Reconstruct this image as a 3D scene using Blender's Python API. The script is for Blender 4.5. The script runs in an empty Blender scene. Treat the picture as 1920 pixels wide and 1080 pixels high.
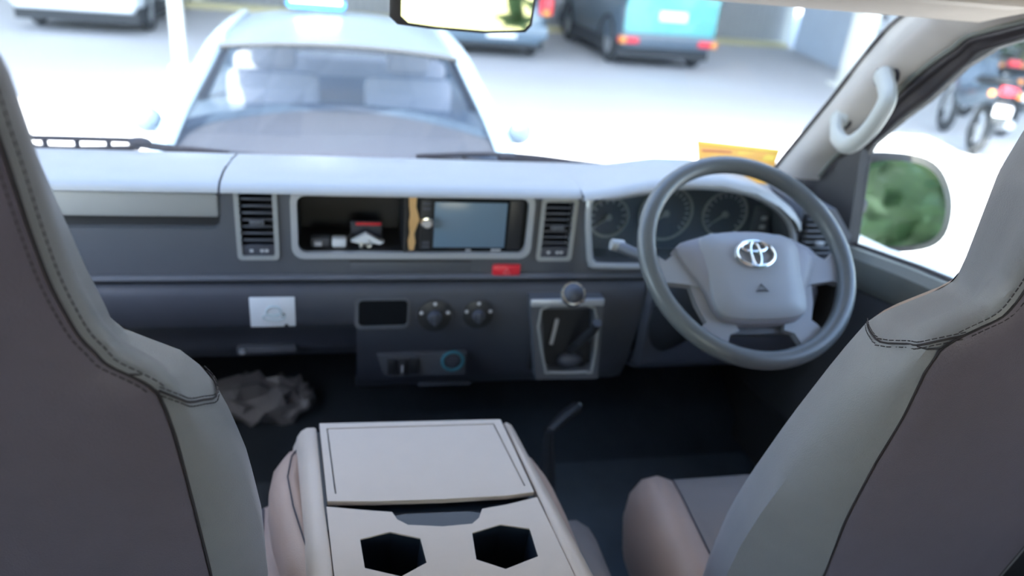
import bpy, bmesh, math, random
from mathutils import Vector, Matrix
from mathutils.geometry import tessellate_polygon
random.seed(7)
C = bpy.context.scene.collection
R = math.radians
PI = math.pi
SC = bpy.context.scene
V = Vector

# ------------------------------------------------------------------ camera, sky, sun, exposure
YAW, PITCH, ROLL, FPX = R(14), R(25.2), R(5.5), 1400.0
CAM = V((0, 0, 1.84))
FW = V((math.sin(YAW)*math.cos(PITCH), math.cos(YAW)*math.cos(PITCH), -math.sin(PITCH)))
_r0 = V((math.cos(YAW), -math.sin(YAW), 0)); _u0 = _r0.cross(FW)
RT = _r0*math.cos(ROLL) + _u0*math.sin(ROLL)
UP = _u0*math.cos(ROLL) - _r0*math.sin(ROLL)
cd = bpy.data.cameras.new('camera'); cam = bpy.data.objects.new('camera', cd); C.objects.link(cam)
cam.matrix_world = Matrix(((RT.x, UP.x, -FW.x, CAM.x), (RT.y, UP.y, -FW.y, CAM.y), (RT.z, UP.z, -FW.z, CAM.z), (0, 0, 0, 1)))
cd.sensor_width = 36; cd.lens = 36*FPX/1920; cd.clip_start = 0.02; cd.clip_end = 300
cd.dof.use_dof = True; cd.dof.focus_distance = 0.78; cd.dof.aperture_fstop = 3.0
SC.camera = cam
SC.view_settings.view_transform = 'Standard'; SC.view_settings.look = 'None'
SC.view_settings.gamma = 1; SC.view_settings.use_curve_mapping = False
SC.view_settings.exposure = 2.95
w = bpy.data.worlds.new('sky'); SC.world = w; w.use_nodes = True
nt = w.node_tree; nt.nodes.clear()
sky = nt.nodes.new('ShaderNodeTexSky'); sky.sky_type = 'NISHITA'; sky.sun_disc = False
sky.sun_elevation = R(50); sky.sun_rotation = R(195); sky.air_density = 1.0; sky.dust_density = 1.2; sky.ozone_density = 1.0
bg = nt.nodes.new('ShaderNodeBackground'); bg.inputs['Strength'].default_value = 0.19
wo = nt.nodes.new('ShaderNodeOutputWorld')
nt.links.new(sky.outputs[0], bg.inputs[0]); nt.links.new(bg.outputs[0], wo.inputs[0])
sl = bpy.data.lights.new('sun', 'SUN'); sl.energy = 4.2; sl.angle = R(0.6); sl.color = (1, .96, .9)
so = bpy.data.objects.new('sun', sl); C.objects.link(so)
SUNDIR = V((-.166, -.621, .766))            # towards the sun: behind the van, a little to the left
so.rotation_euler = SUNDIR.to_track_quat('Z', 'Y').to_euler(); so.location = (0, -5, 12)

# ------------------------------------------------------------------ helpers
def ray(px, py): return FW + RT*((px-960)/FPX) + UP*((540-py)/FPX)
def at(px, py, x=None, y=None, z=None):
    """the point of the world plane x=, y= or z= that shows at a pixel of the 1920x1080 photograph"""
    d = ray(px, py)
    i, v = (0, x) if x is not None else (1, y) if y is not None else (2, z)
    return CAM + d*((v-CAM[i])/d[i])

class MB:
    def __init__(s): s.bm = bmesh.new(); s.X = Matrix.Identity(4)
    def v(s, p): return s.bm.verts.new(s.X @ V(p))
    def f(s, vs):
        try: return s.bm.faces.new(vs)
        except ValueError: return None
    def box(s, a, b, bev=0.0, rot=None, seg=2):
        c = (V(a)+V(b))/2; d = V(b)-V(a)
        M = Matrix.Translation(c) @ (rot.to_4x4() if rot else Matrix.Identity(4)) @ Matrix.Diagonal((abs(d.x), abs(d.y), abs(d.z), 1))
        r = bmesh.ops.create_cube(s.bm, size=1, matrix=s.X @ M)
        if bev > 0:
            es = list({e for v in r['verts'] for e in v.link_edges})
            bmesh.ops.bevel(s.bm, geom=es, offset=bev, segments=seg, affect='EDGES', profile=.5)
        return s
    def prism(s, poly, O, U, W, depth, holes=(), bev=0.0):
        """polygon (list of (u,w)) on origin O, axes U,W, extruded by depth along U x W; holes are cut through"""
        O, U, W = V(O), V(U).normalized(), V(W).normalized(); N = U.cross(W)
        loops = [list(poly)] + [list(h) for h in holes]
        def area(p): return sum(p[i-1][0]*p[i][1]-p[i][0]*p[i-1][1] for i in range(len(p)))
        if area(loops[0]) < 0: loops[0].reverse()
        for i in range(1, len(loops)):
            if area(loops[i]) > 0: loops[i].reverse()
        tris = tessellate_polygon([[V((p[0], p[1], 0)) for p in l] for l in loops])
        flat = [p for l in loops for p in l]
        P = lambda p, k: O + U*p[0] + W*p[1] + N*k
        top = [s.v(P(p, depth)) for p in flat]; bot = [s.v(P(p, 0)) for p in flat]
        for t in tris:
            a, b, c = [flat[i] for i in t]
            cr = (b[0]-a[0])*(c[1]-a[1])-(b[1]-a[1])*(c[0]-a[0])
            t = t if cr > 0 else t[::-1]
            s.f([top[i] for i in t]); s.f([bot[i] for i in reversed(t)])
        k = 0; sides = []
        for l in loops:
            n = len(l)
            for i in range(n):
                j = (i+1) % n
                s.f([bot[k+i], bot[k+j], top[k+j], top[k+i]])
            k += n
        if bev > 0:
            es = [e for e in {e for v in top for e in v.link_edges} if e.verts[0] in top and e.verts[1] in top and len(e.link_faces) == 2 and e.calc_face_angle(0) > .5]
            bmesh.ops.bevel(s.bm, geom=es, offset=bev, segments=2, affect='EDGES', profile=.5)
        return s
    def loft(s, rings, closed=True, caps=True, loop=False):
        vs = [[s.v(p) for p in r] for r in rings]; n = len(vs[0])
        pairs = list(zip(vs[:-1], vs[1:])) + ([(vs[-1], vs[0])] if loop else [])
        for A, B in pairs:
            for i in range(n if closed else n-1):
                j = (i+1) % n
                s.f([A[i], A[j], B[j], B[i]])
        if caps and closed and not loop:
            s.f(list(reversed(vs[0]))); s.f(vs[-1])
        return s
    def tube(s, pts, r, n=8, closed=False, sq=None):
        """tube along pts; r a number or a list; sq=(a,b) flattens the section along the two frame axes"""
        pts = [V(p) for p in pts]; m = len(pts); rr = r if isinstance(r, (list, tuple)) else [r]*m
        rings = []; prev = None
        for i, p in enumerate(pts):
            t = (pts[(i+1) % m]-pts[i-1]) if closed else (pts[min(i+1, m-1)]-pts[max(i-1, 0)])
            t.normalize()
            if prev is None:
                u = t.orthogonal().normalized()
                if abs(t.z) < .95: u = V((0, 0, 1)).cross(t).normalized()
            else: u = (prev - t*prev.dot(t)).normalized()
            prev = u; b = t.cross(u); q = sq or (1, 1)
            rings.append([p + u*(math.cos(2*PI*k/n)*rr[i]*q[0]) + b*(math.sin(2*PI*k/n)*rr[i]*q[1]) for k in range(n)])
        return s.loft(rings, loop=closed)
    def grid(s, rows, thick=0.0):
        vs = [[s.v(p) for p in r] for r in rows]; fs = []
        for A, B in zip(vs[:-1], vs[1:]):
            for i in range(len(A)-1): fs.append(s.f([A[i], A[i+1], B[i+1], B[i]]))
        if thick:
            bmesh.ops.solidify(s.bm, geom=[f for f in fs if f], thickness=thick)
        return s
    def disc(s, c, n, r, h, seg=24, bev=0.0, r2=None):
        """short cylinder from c along n"""
        n = V(n).normalized(); M = Matrix.Translation(V(c)+n*h/2) @ n.to_track_quat('Z', 'Y').to_matrix().to_4x4()
        g = bmesh.ops.create_cone(s.bm, cap_ends=True, segments=seg, radius1=r, radius2=r if r2 is None else r2, depth=h, matrix=s.X @ M)
        if bev > 0:
            es = [e for e in {e for v in g['verts'] for e in v.link_edges} if e.calc_face_angle(0) > .8]
            bmesh.ops.bevel(s.bm, geom=es, offset=bev, segments=2, affect='EDGES', profile=.5)
        return s
    def ball(s, c, r, sub=2, sc=(1, 1, 1), jit=0):
        g = bmesh.ops.create_icosphere(s.bm, subdivisions=sub, radius=1, matrix=s.X @ Matrix.Translation(V(c)) @ Matrix.Diagonal((r*sc[0], r*sc[1], r*sc[2], 1)))
        if jit:
            for v in g['verts']: v.co += V((random.uniform(-jit, jit) for _ in range(3)))
        return s
    def build(s, name, m, parent=None, smooth=True, angle=40, sub=0):
        bmesh.ops.recalc_face_normals(s.bm, faces=s.bm.faces[:])
        if parent is not None:
            p = parent
            while p.parent: p = p.parent
            bmesh.ops.translate(s.bm, verts=s.bm.verts[:], vec=-V(p.get('org', (0, 0, 0))))
        if smooth:
            for f in s.bm.faces: f.smooth = True
            for e in s.bm.edges:
                if len(e.link_faces) == 2 and e.calc_face_angle(0) > R(angle): e.smooth = False
        me = bpy.data.meshes.new(name); s.bm.to_mesh(me); s.bm.free()
        o = bpy.data.objects.new(name, me); C.objects.link(o)
        if m: me.materials.append(m)
        if parent is not None: o.parent = parent
        if sub:
            md = o.modifiers.new('round', 'SUBSURF'); md.levels = sub; md.render_levels = sub
        return o

def thing(name, label, cat, loc=(0, 0, 0), group=None, local=False, rz=0):
    o = bpy.data.objects.new(name, None); C.objects.link(o); o.empty_display_size = .05
    o.location = loc; o.rotation_euler = (0, 0, rz)
    o['org'] = (0.0, 0.0, 0.0) if local else tuple(float(k) for k in loc)
    o['label'] = label; o['category'] = cat
    if group: o['group'] = group
    return o
def tag(o, label, cat, group=None):
    o['label'] = label; o['category'] = cat
    if group: o['group'] = group
    return o
def struct(o): o['kind'] = 'structure'; return o
def copy_thing(root, loc, rz, label):
    r = root.copy(); C.objects.link(r); r.location = loc; r.rotation_euler = (0, 0, rz); r['label'] = label
    for ch in list(root.children):
        c = ch.copy(); C.objects.link(c); c.parent = r
        for g in list(ch.children):
            d = g.copy(); C.objects.link(d); d.parent = c
    return r
def rr(cx, cy, w, h, r, n=4):
    out = []
    for qx, qy, a0 in ((1, 1, 0), (-1, 1, 90), (-1, -1, 180), (1, -1, 270)):
        for k in range(n+1):
            a = R(a0+90*k/n)
            out.append((cx+qx*(w/2-r)+r*math.cos(a), cy+qy*(h/2-r)+r*math.sin(a)))
    return out
def smooth_pts(pts, n=6, closed=False):
    pts = [V(p) for p in pts]; m = len(pts); out = []
    for i in range(m if closed else m-1):
        p0 = pts[i-1] if closed or i > 0 else pts[i]; p1 = pts[i]; p2 = pts[(i+1) % m]
        p3 = pts[(i+2) % m] if closed or i+2 < m else p2
        for k in range(n):
            t = k/n
            out.append(.5*((2*p1)+(p2-p0)*t+(2*p0-5*p1+4*p2-p3)*t*t+(3*p1-p0-3*p2+p3)*t**3))
    if not closed: out.append(pts[-1])
    return out
def interp(tab, x):
    tab = sorted(tab)
    if x <= tab[0][0]: return tab[0][1]
    for (a, p), (b, q) in zip(tab, tab[1:]):
        if x <= b: return p+(q-p)*(x-a)/(b-a)
    return tab[-1][1]

# ------------------------------------------------------------------ materials
def mat(name, col, rough=.5, metal=0., bump=0., scale=300., var=0., coat=0., spec=.5, emit=0.):
    m = bpy.data.materials.new(name); m.use_nodes = True; n = m.node_tree; b = n.nodes['Principled BSDF']
    b.inputs['Base Color'].default_value = (*col, 1); b.inputs['Roughness'].default_value = rough
    b.inputs['Metallic'].default_value = metal; b.inputs['Coat Weight'].default_value = coat
    b.inputs['Specular IOR Level'].default_value = spec
    if emit:
        b.inputs['Emission Color'].default_value = (*col, 1); b.inputs['Emission Strength'].default_value = emit
    tc = n.nodes.new('ShaderNodeTexCoord')
    if bump or var:
        t = n.nodes.new('ShaderNodeTexNoise'); t.inputs['Scale'].default_value = scale; t.inputs['Detail'].default_value = 3
        n.links.new(tc.outputs['Object'], t.inputs['Vector'])
    if bump:
        bp = n.nodes.new('ShaderNodeBump'); bp.inputs['Strength'].default_value = bump; bp.inputs['Distance'].default_value = .002
        n.links.new(t.outputs['Fac'], bp.inputs['Height']); n.links.new(bp.outputs[0], b.inputs['Normal'])
    if var:
        t2 = n.nodes.new('ShaderNodeTexNoise'); t2.inputs['Scale'].default_value = scale/25; t2.inputs['Detail'].default_value = 5
        n.links.new(tc.outputs['Object'], t2.inputs['Vector'])
        cr = n.nodes.new('ShaderNodeMix'); cr.data_type = 'RGBA'
        cr.inputs['A'].default_value = (*[max(0, c*(1-var)) for c in col], 1); cr.inputs['B'].default_value = (*[min(1, c*(1+var)) for c in col], 1)
        n.links.new(t2.outputs['Fac'], cr.inputs['Factor']); n.links.new(cr.outputs['Result'], b.inputs['Base Color'])
    return m
def glass(name, tint=(.93, .96, .95), refl=1.0):
    m = bpy.data.materials.new(name); m.use_nodes = True; n = m.node_tree; n.nodes.clear()
    o = n.nodes.new('ShaderNodeOutputMaterial'); mx = n.nodes.new('ShaderNodeMixShader')
    t = n.nodes.new('ShaderNodeBsdfTransparent'); t.inputs[0].default_value = (*tint, 1)
    g = n.nodes.new('ShaderNodeBsdfGlossy'); g.inputs['Roughness'].default_value = 0.0
    lw = n.nodes.new('ShaderNodeLayerWeight'); lw.inputs['Blend'].default_value = .5
    fr = n.nodes.new('ShaderNodeMath'); fr.operation = 'POWER'; fr.inputs[1].default_value = 5
    ml = n.nodes.new('ShaderNodeMath'); ml.operation = 'MULTIPLY_ADD'; ml.inputs[1].default_value = .9*refl; ml.inputs[2].default_value = .035*refl
    n.links.new(lw.outputs['Facing'], fr.inputs[0]); n.links.new(fr.outputs[0], ml.inputs[0]); n.links.new(ml.outputs[0], mx.inputs[0])
    n.links.new(t.outputs[0], mx.inputs[1]); n.links.new(g.outputs[0], mx.inputs[2]); n.links.new(mx.outputs[0], o.inputs[0])
    return m
M_ = dict(
    dash=mat('dash_grey_plastic', (.36, .365, .36), .33, bump=.15, scale=900, var=.04),
    dashd=mat('dash_dark_plastic', (.06, .064, .082), .5, bump=.15, scale=900, var=.05),
    dashm=mat('dash_mid_plastic', (.10, .105, .12), .5, bump=.15, scale=900, var=.05),
    black=mat('black_plastic', (.026, .026, .029), .42),
    gloss=mat('gloss_black', (.012, .013, .015), .12),
    silver=mat('silver_paint_plastic', (.5, .52, .55), .34, metal=.35),
    chrome=mat('chrome', (.85, .86, .84), .12, metal=1),
    satin=mat('satin_silver', (.62, .63, .62), .3, metal=.8),
    leather=mat('grey_leather', (.195, .165, .215), .44, bump=.35, scale=700, var=.08),
    leather_lit=mat('grey_leather_lit', (.31, .31, .335), .38, bump=.3, scale=700, var=.06),  # lighter, bluer copy of the seat leather: window light put into its colour
    taupe=mat('taupe_leather', (.46, .32, .255), .45, bump=.3, scale=600, var=.06),
    taupec=mat('taupe_leather_centre', (.25, .205, .185), .55, bump=.35, scale=600, var=.06),
    thread=mat('dark_thread', (.05, .042, .05), .7),
    tray=mat('tray_plastic', (.58, .475, .395), .36, bump=.12, scale=1200, var=.03),
    navy=mat('navy_black_plastic', (.012, .018, .028), .35),
    trim=mat('pillar_trim', (.40, .365, .325), .6, bump=.1, scale=900, var=.04),
    handle=mat('handle_plastic', (.37, .37, .33), .45),
    head=mat('headliner', (.55, .47, .38), .85, bump=.3, scale=500, var=.05),
    rubber=mat('rubber_seal', (.03, .024, .026), .6),
    door=mat('door_dark_trim', (.03, .028, .027), .6, bump=.2, scale=700, var=.06),
    doorg=mat('door_grey_trim', (.13, .135, .115), .55, bump=.15, scale=700, var=.05),
    carpet=mat('dark_carpet', (.065, .08, .098), .95, bump=.6, scale=500, var=.2),
    white=mat('white_card', (.75, .77, .8), .6),
    grey=mat('light_grey_ink', (.52, .60, .62), .7),
    red=mat('red_plastic', (.8, .03, .05), .35),
    pink=mat('pale_red_ink', (.9, .25, .25), .5),
    icon=mat('white_icon_ink', (.55, .55, .58), .6),
    screen=mat('lcd_screen', (.17, .25, .34), .22),
    wood=mat('raw_foam_yellow', (.70, .42, .18), .8, bump=.5, scale=120, var=.35),
    orange=mat('orange_card', (.85, .38, .04), .6, var=.25, scale=250),
    yellow=mat('yellow_band', (.85, .55, .05), .6),
    redink=mat('red_brown_ink', (.6, .14, .04), .6),
    wheelg=mat('wheel_grey_leather', (.12, .13, .135), .27, bump=.12, scale=900),
    spoke=mat('wheel_spoke_grey', (.30, .31, .335), .42, bump=.1, scale=900),
    pad=mat('wheel_pad_grey', (.26, .255, .285), .45, bump=.15, scale=1000),
    teal=mat('teal_ring', (.05, .22, .28), .4),
    gauge=mat('gauge_face', (.10, .115, .145), .45),
    plasticbag=mat('clear_bag_plastic', (.26, .25, .26), .22),
    concrete=mat('concrete_paving', (.50, .51, .53), .85, bump=.3, scale=14, var=.10),
    metal_w=mat('white_post_paint', (.82, .83, .78), .5),
    corr=mat('corrugated_grey', (.55, .60, .66), .5, var=.08, scale=60),
    shut=mat('shutter_grey', (.66, .69, .72), .5, var=.08, scale=60),
    pale=mat('pale_wall', (.72, .75, .72), .8, var=.08, scale=40),
    kerb=mat('kerb_yellow', (.62, .58, .36), .8, var=.1, scale=40),
    leaf=mat('leaf_green', (.042, .085, .028), .6, var=.5, scale=60),
    bluecar=mat('pale_blue_paint', (.15, .21, .27), .3, coat=.3),
    whitecar=mat('white_paint', (.72, .78, .84), .3, coat=.4),
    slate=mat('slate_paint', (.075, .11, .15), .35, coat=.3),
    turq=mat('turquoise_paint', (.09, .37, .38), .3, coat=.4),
    silvercar=mat('silver_blue_paint', (.13, .19, .25), .3, coat=.5),
    tyre=mat('tyre_rubber', (.03, .035, .04), .8),
    rim=mat('alloy_rim', (.5, .53, .56), .35, metal=.5),
    tail=mat('red_tail_lens', (.75, .03, .05), .25),
    amber=mat('amber_lens', (.8, .28, .05), .3),
    plate=mat('number_plate', (.8, .82, .84), .5),
    under=mat('underbody', (.03, .035, .04), .8),
    seatg=mat('light_grey_fabric', (.50, .52, .56), .8, bump=.3, scale=300),
    glass=glass('clear_glass', (.96, .98, .97), .5), tint=glass('tinted_car_glass', (.66, .67, .68), 1.6), dark=glass('dark_car_glass', (.12, .16, .18), 1.5),
    mirror=mat('mirror_glass', (.84, .93, .84), .02, metal=1),
    dimmirror=mat('green_dimmed_mirror', (.34, .42, .31), .02, metal=1),  # dim green tint stands in for a pale green reflection
    sign=mat('sign_blue', (.03, .2, .55), .4),
    case=mat('mirror_case_black', (.008, .011, .010), .5),
    reartint=glass('added_tint_glass', (.30, .33, .33), .6),  # tint added to the unseen rear side windows to darken the seat backs
    vanpaint=mat('van_white_paint', (.75, .77, .76), .35, coat=.4),
)

# ------------------------------------------------------------------ setting: ground, canopy, buildings
g = MB(); g.box((-45, -30, -.2), (45, 45, 0)); struct(g.build('floor_paving', M_['concrete'], smooth=False))
can = MB(); can.box((-16, 4.45, 4.5), (18, 24, 4.65)); can.box((6.2, 2.4, 4.5), (18, 4.45, 4.65)); struct(can.build('roof_canopy_and_shade_slab', M_['corr'], smooth=False))  # second slab is an added, unseen extension that shades the motorcycles
for i, (x, y, hw, lab) in enumerate(((-1.93, 10.05, .07, 'slim white canopy post at left behind the pale blue car'), (8.36, 11.45, .15, 'broad white canopy post seen beside the windscreen pillar at right'))):
    t = thing('canopy_post', lab, 'post', (x, y, 0))
    b = MB(); b.box((x-hw, y-hw, .05), (x+hw, y+hw, 4.5), .01); b.build('post_shaft', M_['metal_w'], t)
    b = MB(); b.box((x-hw*1.7, y-hw*1.7, 0), (x+hw*1.7, y+hw*1.7, .06), .01); b.build('base_plate', M_['metal_w'], t)
# workshop front: framed shutters and a corrugated fence that runs towards the van
def corrugated(p, q, z0, z1, step, amp, m, name, parent=None):
    p, q = V(p), V(q); L = (q-p).length; d = (q-p)/L; n = V((-d.y, d.x, 0)); k = int(L/step)*2
    rows = [[], []]
    for i in range(k+1):
        a = p+d*(L*i/k)+n*(amp if i % 2 else -amp)
        rows[0].append((a.x, a.y, z0)); rows[1].append((a.x, a.y, z1))
    b = MB(); b.grid(rows, .004); return b.build(name, m, parent, smooth=False)
bw = MB(); bw.box((-20, 17.2, 0), (10.6, 17.5, 4.5)); wb = struct(bw.build('wall_back', M_['pale'], smooth=False))
x = -16.0; k = 0
while x < 10:
    corrugated((x+.12, 17.1, 0), (x+2.1, 17.1, 0), .08, 3.0, .16, .02, M_['shut'], 'shutter_panel', wb)
    b = MB(); b.box((x-.1, 17.0, 0), (x+.1, 17.2, 3.2), .01); b.build('shutter_post', M_['metal_w'], wb)
    x += 2.2
b = MB(); b.box((-18, 16.5, 0), (10.2, 17.0, .1), .01); struct(b.build('trim_1', M_['kerb']))
wr_ = struct(corrugated((10.3, 16.4, 0), (9.35, 12.6, 0), 0, 3.4, .2, .03, M_['corr'], 'wall_right_fence'))
struct(corrugated((9.35, 12.6, 0), (15.5, 12.2, 0), 0, 3.4, .2, .03, M_['corr'], 'wall_side_fence'))
pw = MB(); pw.box((15.6, 2, 0), (15.9, 12.2, 2.6)); struct(pw.build('wall_far_right', M_['pale'], smooth=False))

def bush(x, y, z0, h, r, name, label, n=900, lw=1.0, rx=1.0):
    t = thing(name, label, 'shrub', (x, y, z0))
    s = MB(); 
    for k in range(5):
        a = random.uniform(0, 6.28); s.tube([(x, y, z0), (x+math.cos(a)*r*.3, y+math.sin(a)*r*.3, z0+h*.45), (x+math.cos(a)*r*.6, y+math.sin(a)*r*.6, z0+h*.8)], [.03, .02, .008], 5)
    s.build('stem', M_['trim'], t)
    l = MB()
    for k in range(n):
        u = V((random.gauss(0, 1), random.gauss(0, 1), random.gauss(0, 1))).normalized()*(random.random()**.4)
        p = V((x+u.x*r*rx, y+u.y*r, z0+h*.52+u.z*h*.5))
        q = V((random.gauss(0, 1), random.gauss(0, 1), random.gauss(0, .6))).normalized(); e = q.orthogonal().normalized()
        w_ = random.uniform(.06, .13)*lw
        l.f([l.v(p-q*w_), l.v(p+e*w_*.5), l.v(p+q*w_), l.v(p-e*w_*.5)])
    if n > 2000:
        c_ = MB(); c_.ball((x, y, z0+h*.52), 1, 3, (r*rx*.88, r*.88, h*.46), .12); c_.build('foliage_core', M_['leaf'], t)
    o = l.build('foliage', M_['leaf'], t, smooth=False); o['kind'] = 'stuff'
    return t
bush(4.4, -5.0, 0, 5.0, 1.7, 'leafy_shrub', 'tall wide leafy hedge behind the van, reflected in the door mirror', 9000, 1.7, 2.3)
bush(11.3, 11.3, 0, 1.5, .8, 'leafy_shrub', 'low shrub behind the motorcycles by the corrugated fence', 500)
bush(13.3, 11.0, 0, 1.3, .8, 'leafy_shrub', 'second low shrub by the fence, right of the first', 500)

# ------------------------------------------------------------------ van shell
VR, VL = 1.07, -.76
outer = [(-2.7, .55), (1.86, .55), (1.86, 1.1), (1.62, 1.36), (1.30, 1.80), (1.12, 2.2), (-2.7, 2.2)]
winR = [(1.303, 1.30), (1.345, 1.49), (1.335, 1.515), (1.273, 1.582), (1.226, 1.626), (1.163, 1.70), (1.113, 1.739), (1.063, 1.761), (.9, 1.80), (.5, 1.815), (.40, 1.80), (.38, 1.43), (.97, 1.349), (1.114, 1.331)]
rear = [rr(-.45, 1.62, 1.1, .62, .06), rr(-1.85, 1.62, 1.4, .62, .06)]
b = MB(); b.prism(outer, (VR, 0, 0), (0, 1, 0), (0, 0, 1), .012, [winR]+rear)
struct(b.build('wall_right', M_['door'], smooth=False))
b = MB(); b.prism(outer, (VL-.012, 0, 0), (0, 1, 0), (0, 0, 1), .012, [winR]+rear); struct(b.build('wall_left', M_['doorg'], smooth=False))
for i, (xx, nm) in enumerate(((VR+.004, 'window_2'), (VL-.008, 'window_3'))):
    b = MB(); b.prism(winR, (xx, 0, 0), (0, 1, 0), (0, 0, 1), .004); struct(b.build(nm, M_['glass'], smooth=False))
    for j, h in enumerate(rear):
        b = MB(); b.prism(h, (xx, 0, 0), (0, 1, 0), (0, 0, 1), .004); struct(b.build('window_%d' % (4+2*i+j), M_['reartint'], smooth=False))
b = MB(); b.box((VL, -2.7, .55), (VR, 1.62, .62)); b.box((VL, 1.62, .55), (VR, 1.95, .62)); struct(b.build('floor', M_['carpet'], smooth=False))
b = MB(); b.box((VL, -2.7, 2.16), (VR, .62, 2.2)); struct(b.build('ceiling', M_['head'], smooth=False))
b = MB(); b.loft([[(xx, .62, 2.16), (xx, 1.02, 1.80), (xx, 1.10, 1.778), (xx, 1.16, 1.79), (xx, 1.17, 1.83), (xx, 1.10, 2.2), (xx, .62, 2.2)] for xx in (VL, -.2, .4, 1.01)])
struct(b.build('ceiling_header', M_['head'], angle=60))
hole = rr(.155, 1.6, 1.5, .66, .08)
b = MB(); b.prism([(VL, .55), (VR, .55), (VR, 2.2), (VL, 2.2)], (0, -2.7, 0), (1, 0, 0), (0, 0, 1), .05, [hole]); struct(b.build('wall_back_inside', M_['doorg'], smooth=False))
b = MB(); b.prism(hole, (0, -2.72, 0), (1, 0, 0), (0, 0, 1), .004); struct(b.build('window_8', M_['glass'], smooth=False))
# firewall, toe board and outer nose
b = MB(); b.grid([[(VL, 1.44, .60), (VR, 1.44, .60)], [(VL, 1.78, .80), (VR, 1.78, .80)], [(VL, 1.80, 1.29), (VR, 1.80, 1.29)]], .01); struct(b.build('wall_front', M_['carpet'], angle=20))
b = MB(); b.loft([[(xx, 1.86, .45), (xx, 1.89, .7), (xx, 1.86, 1.1), (xx, 1.72, 1.30), (xx, 1.61, 1.372), (xx, 1.58, 1.36), (xx, 1.80, 1.1), (xx, 1.80, .45)] for xx in (VL-.04, 0, VR+.04)]); struct(b.build('trim_2', M_['vanpaint']))
# windscreen, curved a little
rows = []
for k in range(7):
    s = k/6; z = 1.385+s*.42; yy = 1.585-s*.415
    rows.append([(xx, yy+.03*(1-((xx-.15)/.9)**2), z) for xx in [VL+.02+(1.0-VL-.02)*i/10 for i in range(11)]])
b = MB(); b.grid(rows, .005); struct(b.build('window_1', M_['glass']))
# windscreen pillars
A = [(1.0, 1.545, 1.385), (1.0, 1.524, 1.418), (1.0, 1.405, 1.578), (1.0, 1.331, 1.686), (1.0, 1.281, 1.748), (1.0, 1.237, 1.781), (.99, 1.17, 1.86), (.97, .62, 2.15), (.97, .2, 2.16)]
B = [(1.05, 1.45, 1.40), (1.05, 1.424, 1.455), (1.05, 1.373, 1.514), (1.05, 1.287, 1.63), (1.05, 1.242, 1.679), (1.05, 1.187, 1.725), (1.05, 1.133, 1.76), (1.05, .9, 1.815), (1.05, .3, 1.83)]
def strip(A, B, mir=False):
    rows = []
    for a, c in zip(smooth_pts(A, 4), smooth_pts(B, 4)):
        d = c-a; n = V((-1, -.55, .0)).normalized(); r_ = []
        for k in range(9):
            s = k/8; bul = math.sin(PI*s)*.016
            p = a+d*s+n*bul
            r_.append((p.x if not mir else .31-p.x, p.y, p.z))
        rows.append([(r_[0][0], r_[0][1]+.022, r_[0][2]+.004)]+r_)
    return rows
b = MB(); b.grid(strip(A, B)); pil = struct(b.build('trim_3', M_['trim'], angle=60))
b = MB(); b.grid(strip([(x+.0, y, z) for x, y, z in A], B, True)); struct(b.build('trim_4', M_['trim'], angle=60))
# edge gasket along the windscreen pillar
b = MB(); b.tube(smooth_pts([(x-.002, y+.012, z+.002) for x, y, z in A[:6]], 4), .004, 6); struct(b.build('trim_5', M_['rubber']))
# driver's door: frame seal, sail panel, trim panels, belt strip
door = MB(); seal = [(1.045, 1.445, 1.41)]+[(1.052, y, z) for x, y, z in B[1:]]
out_ = [(1.075, 1.345, 1.49), (1.075, 1.345, 1.50), (1.075, 1.335, 1.515), (1.075, 1.273, 1.582), (1.075, 1.226, 1.626), (1.075, 1.163, 1.70), (1.075, 1.113, 1.739), (1.075, .9, 1.80), (1.075, .4, 1.815)]
rows = []
for a, c in zip(smooth_pts(seal, 4), smooth_pts(out_, 4)):
    rows.append([a, a*.72+c*.28+V((-.006, 0, 0)), a*.65+c*.35+V((.004, 0, 0)), a*.35+c*.65+V((.002, 0, 0)), a*.28+c*.72+V((-.004, 0, 0)), c])
door.grid(rows); dr = struct(door.build('door_1', M_['rubber'], angle=50))
b = MB(); b.tube(smooth_pts([p+V((-.004, -.004, .002)) for p in map(V, seal)], 4), .0045, 6); b.build('seal_bead', M_['doorg'], dr)
b = MB(); b.prism([(1.47, 1.29), (1.45, 1.43), (1.345, 1.505), (1.300, 1.30)], (1.052, 0, 0), (0, 1, 0), (0, 0, 1), .02, bev=.004); b.build('sail_panel', M_['door'], dr)
# door inner: belt-line slopes like the glass edge
bl = [(1.50, 1.285), (1.303, 1.30), (1.114, 1.331), (.97, 1.349), (.38, 1.43), (.2, 1.43)]
b = MB(); b.loft([[(1.068, y, z+.002), (1.045, y, z+.004), (1.030, y, z-.012), (1.028, y, z-.055), (1.040, y, z-.075), (1.068, y, z-.075)] for y, z in bl]); b.build('upper_trim', M_['doorg'], dr)
b = MB(); b.loft([[(1.066, y, z-.07), (1.045, y, z-.074), (1.035, y, z-.10), (1.03, y, z-.30), (1.0, y, z-.34), (.995, y, z-.42), (1.03, y, z-.46), (1.03, y, .66), (1.066, y, .64)] for y, z in bl]); b.build('lower_trim', M_['door'], dr)
b = MB(); b.tube([(1.072, y, z+.004) for y, z in bl[1:]], .006, 6); b.build('belt_seal', M_['rubber'], dr)
b = MB(); b.loft([[(1.085, y, z-.004), (1.16, y, z-.005), (1.19, y, z-.06), (1.19, y, z-.5), (1.085, y, z-.5)] for y, z in bl[:]]); b.build('outer_skin', M_['vanpaint'], dr)

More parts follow.
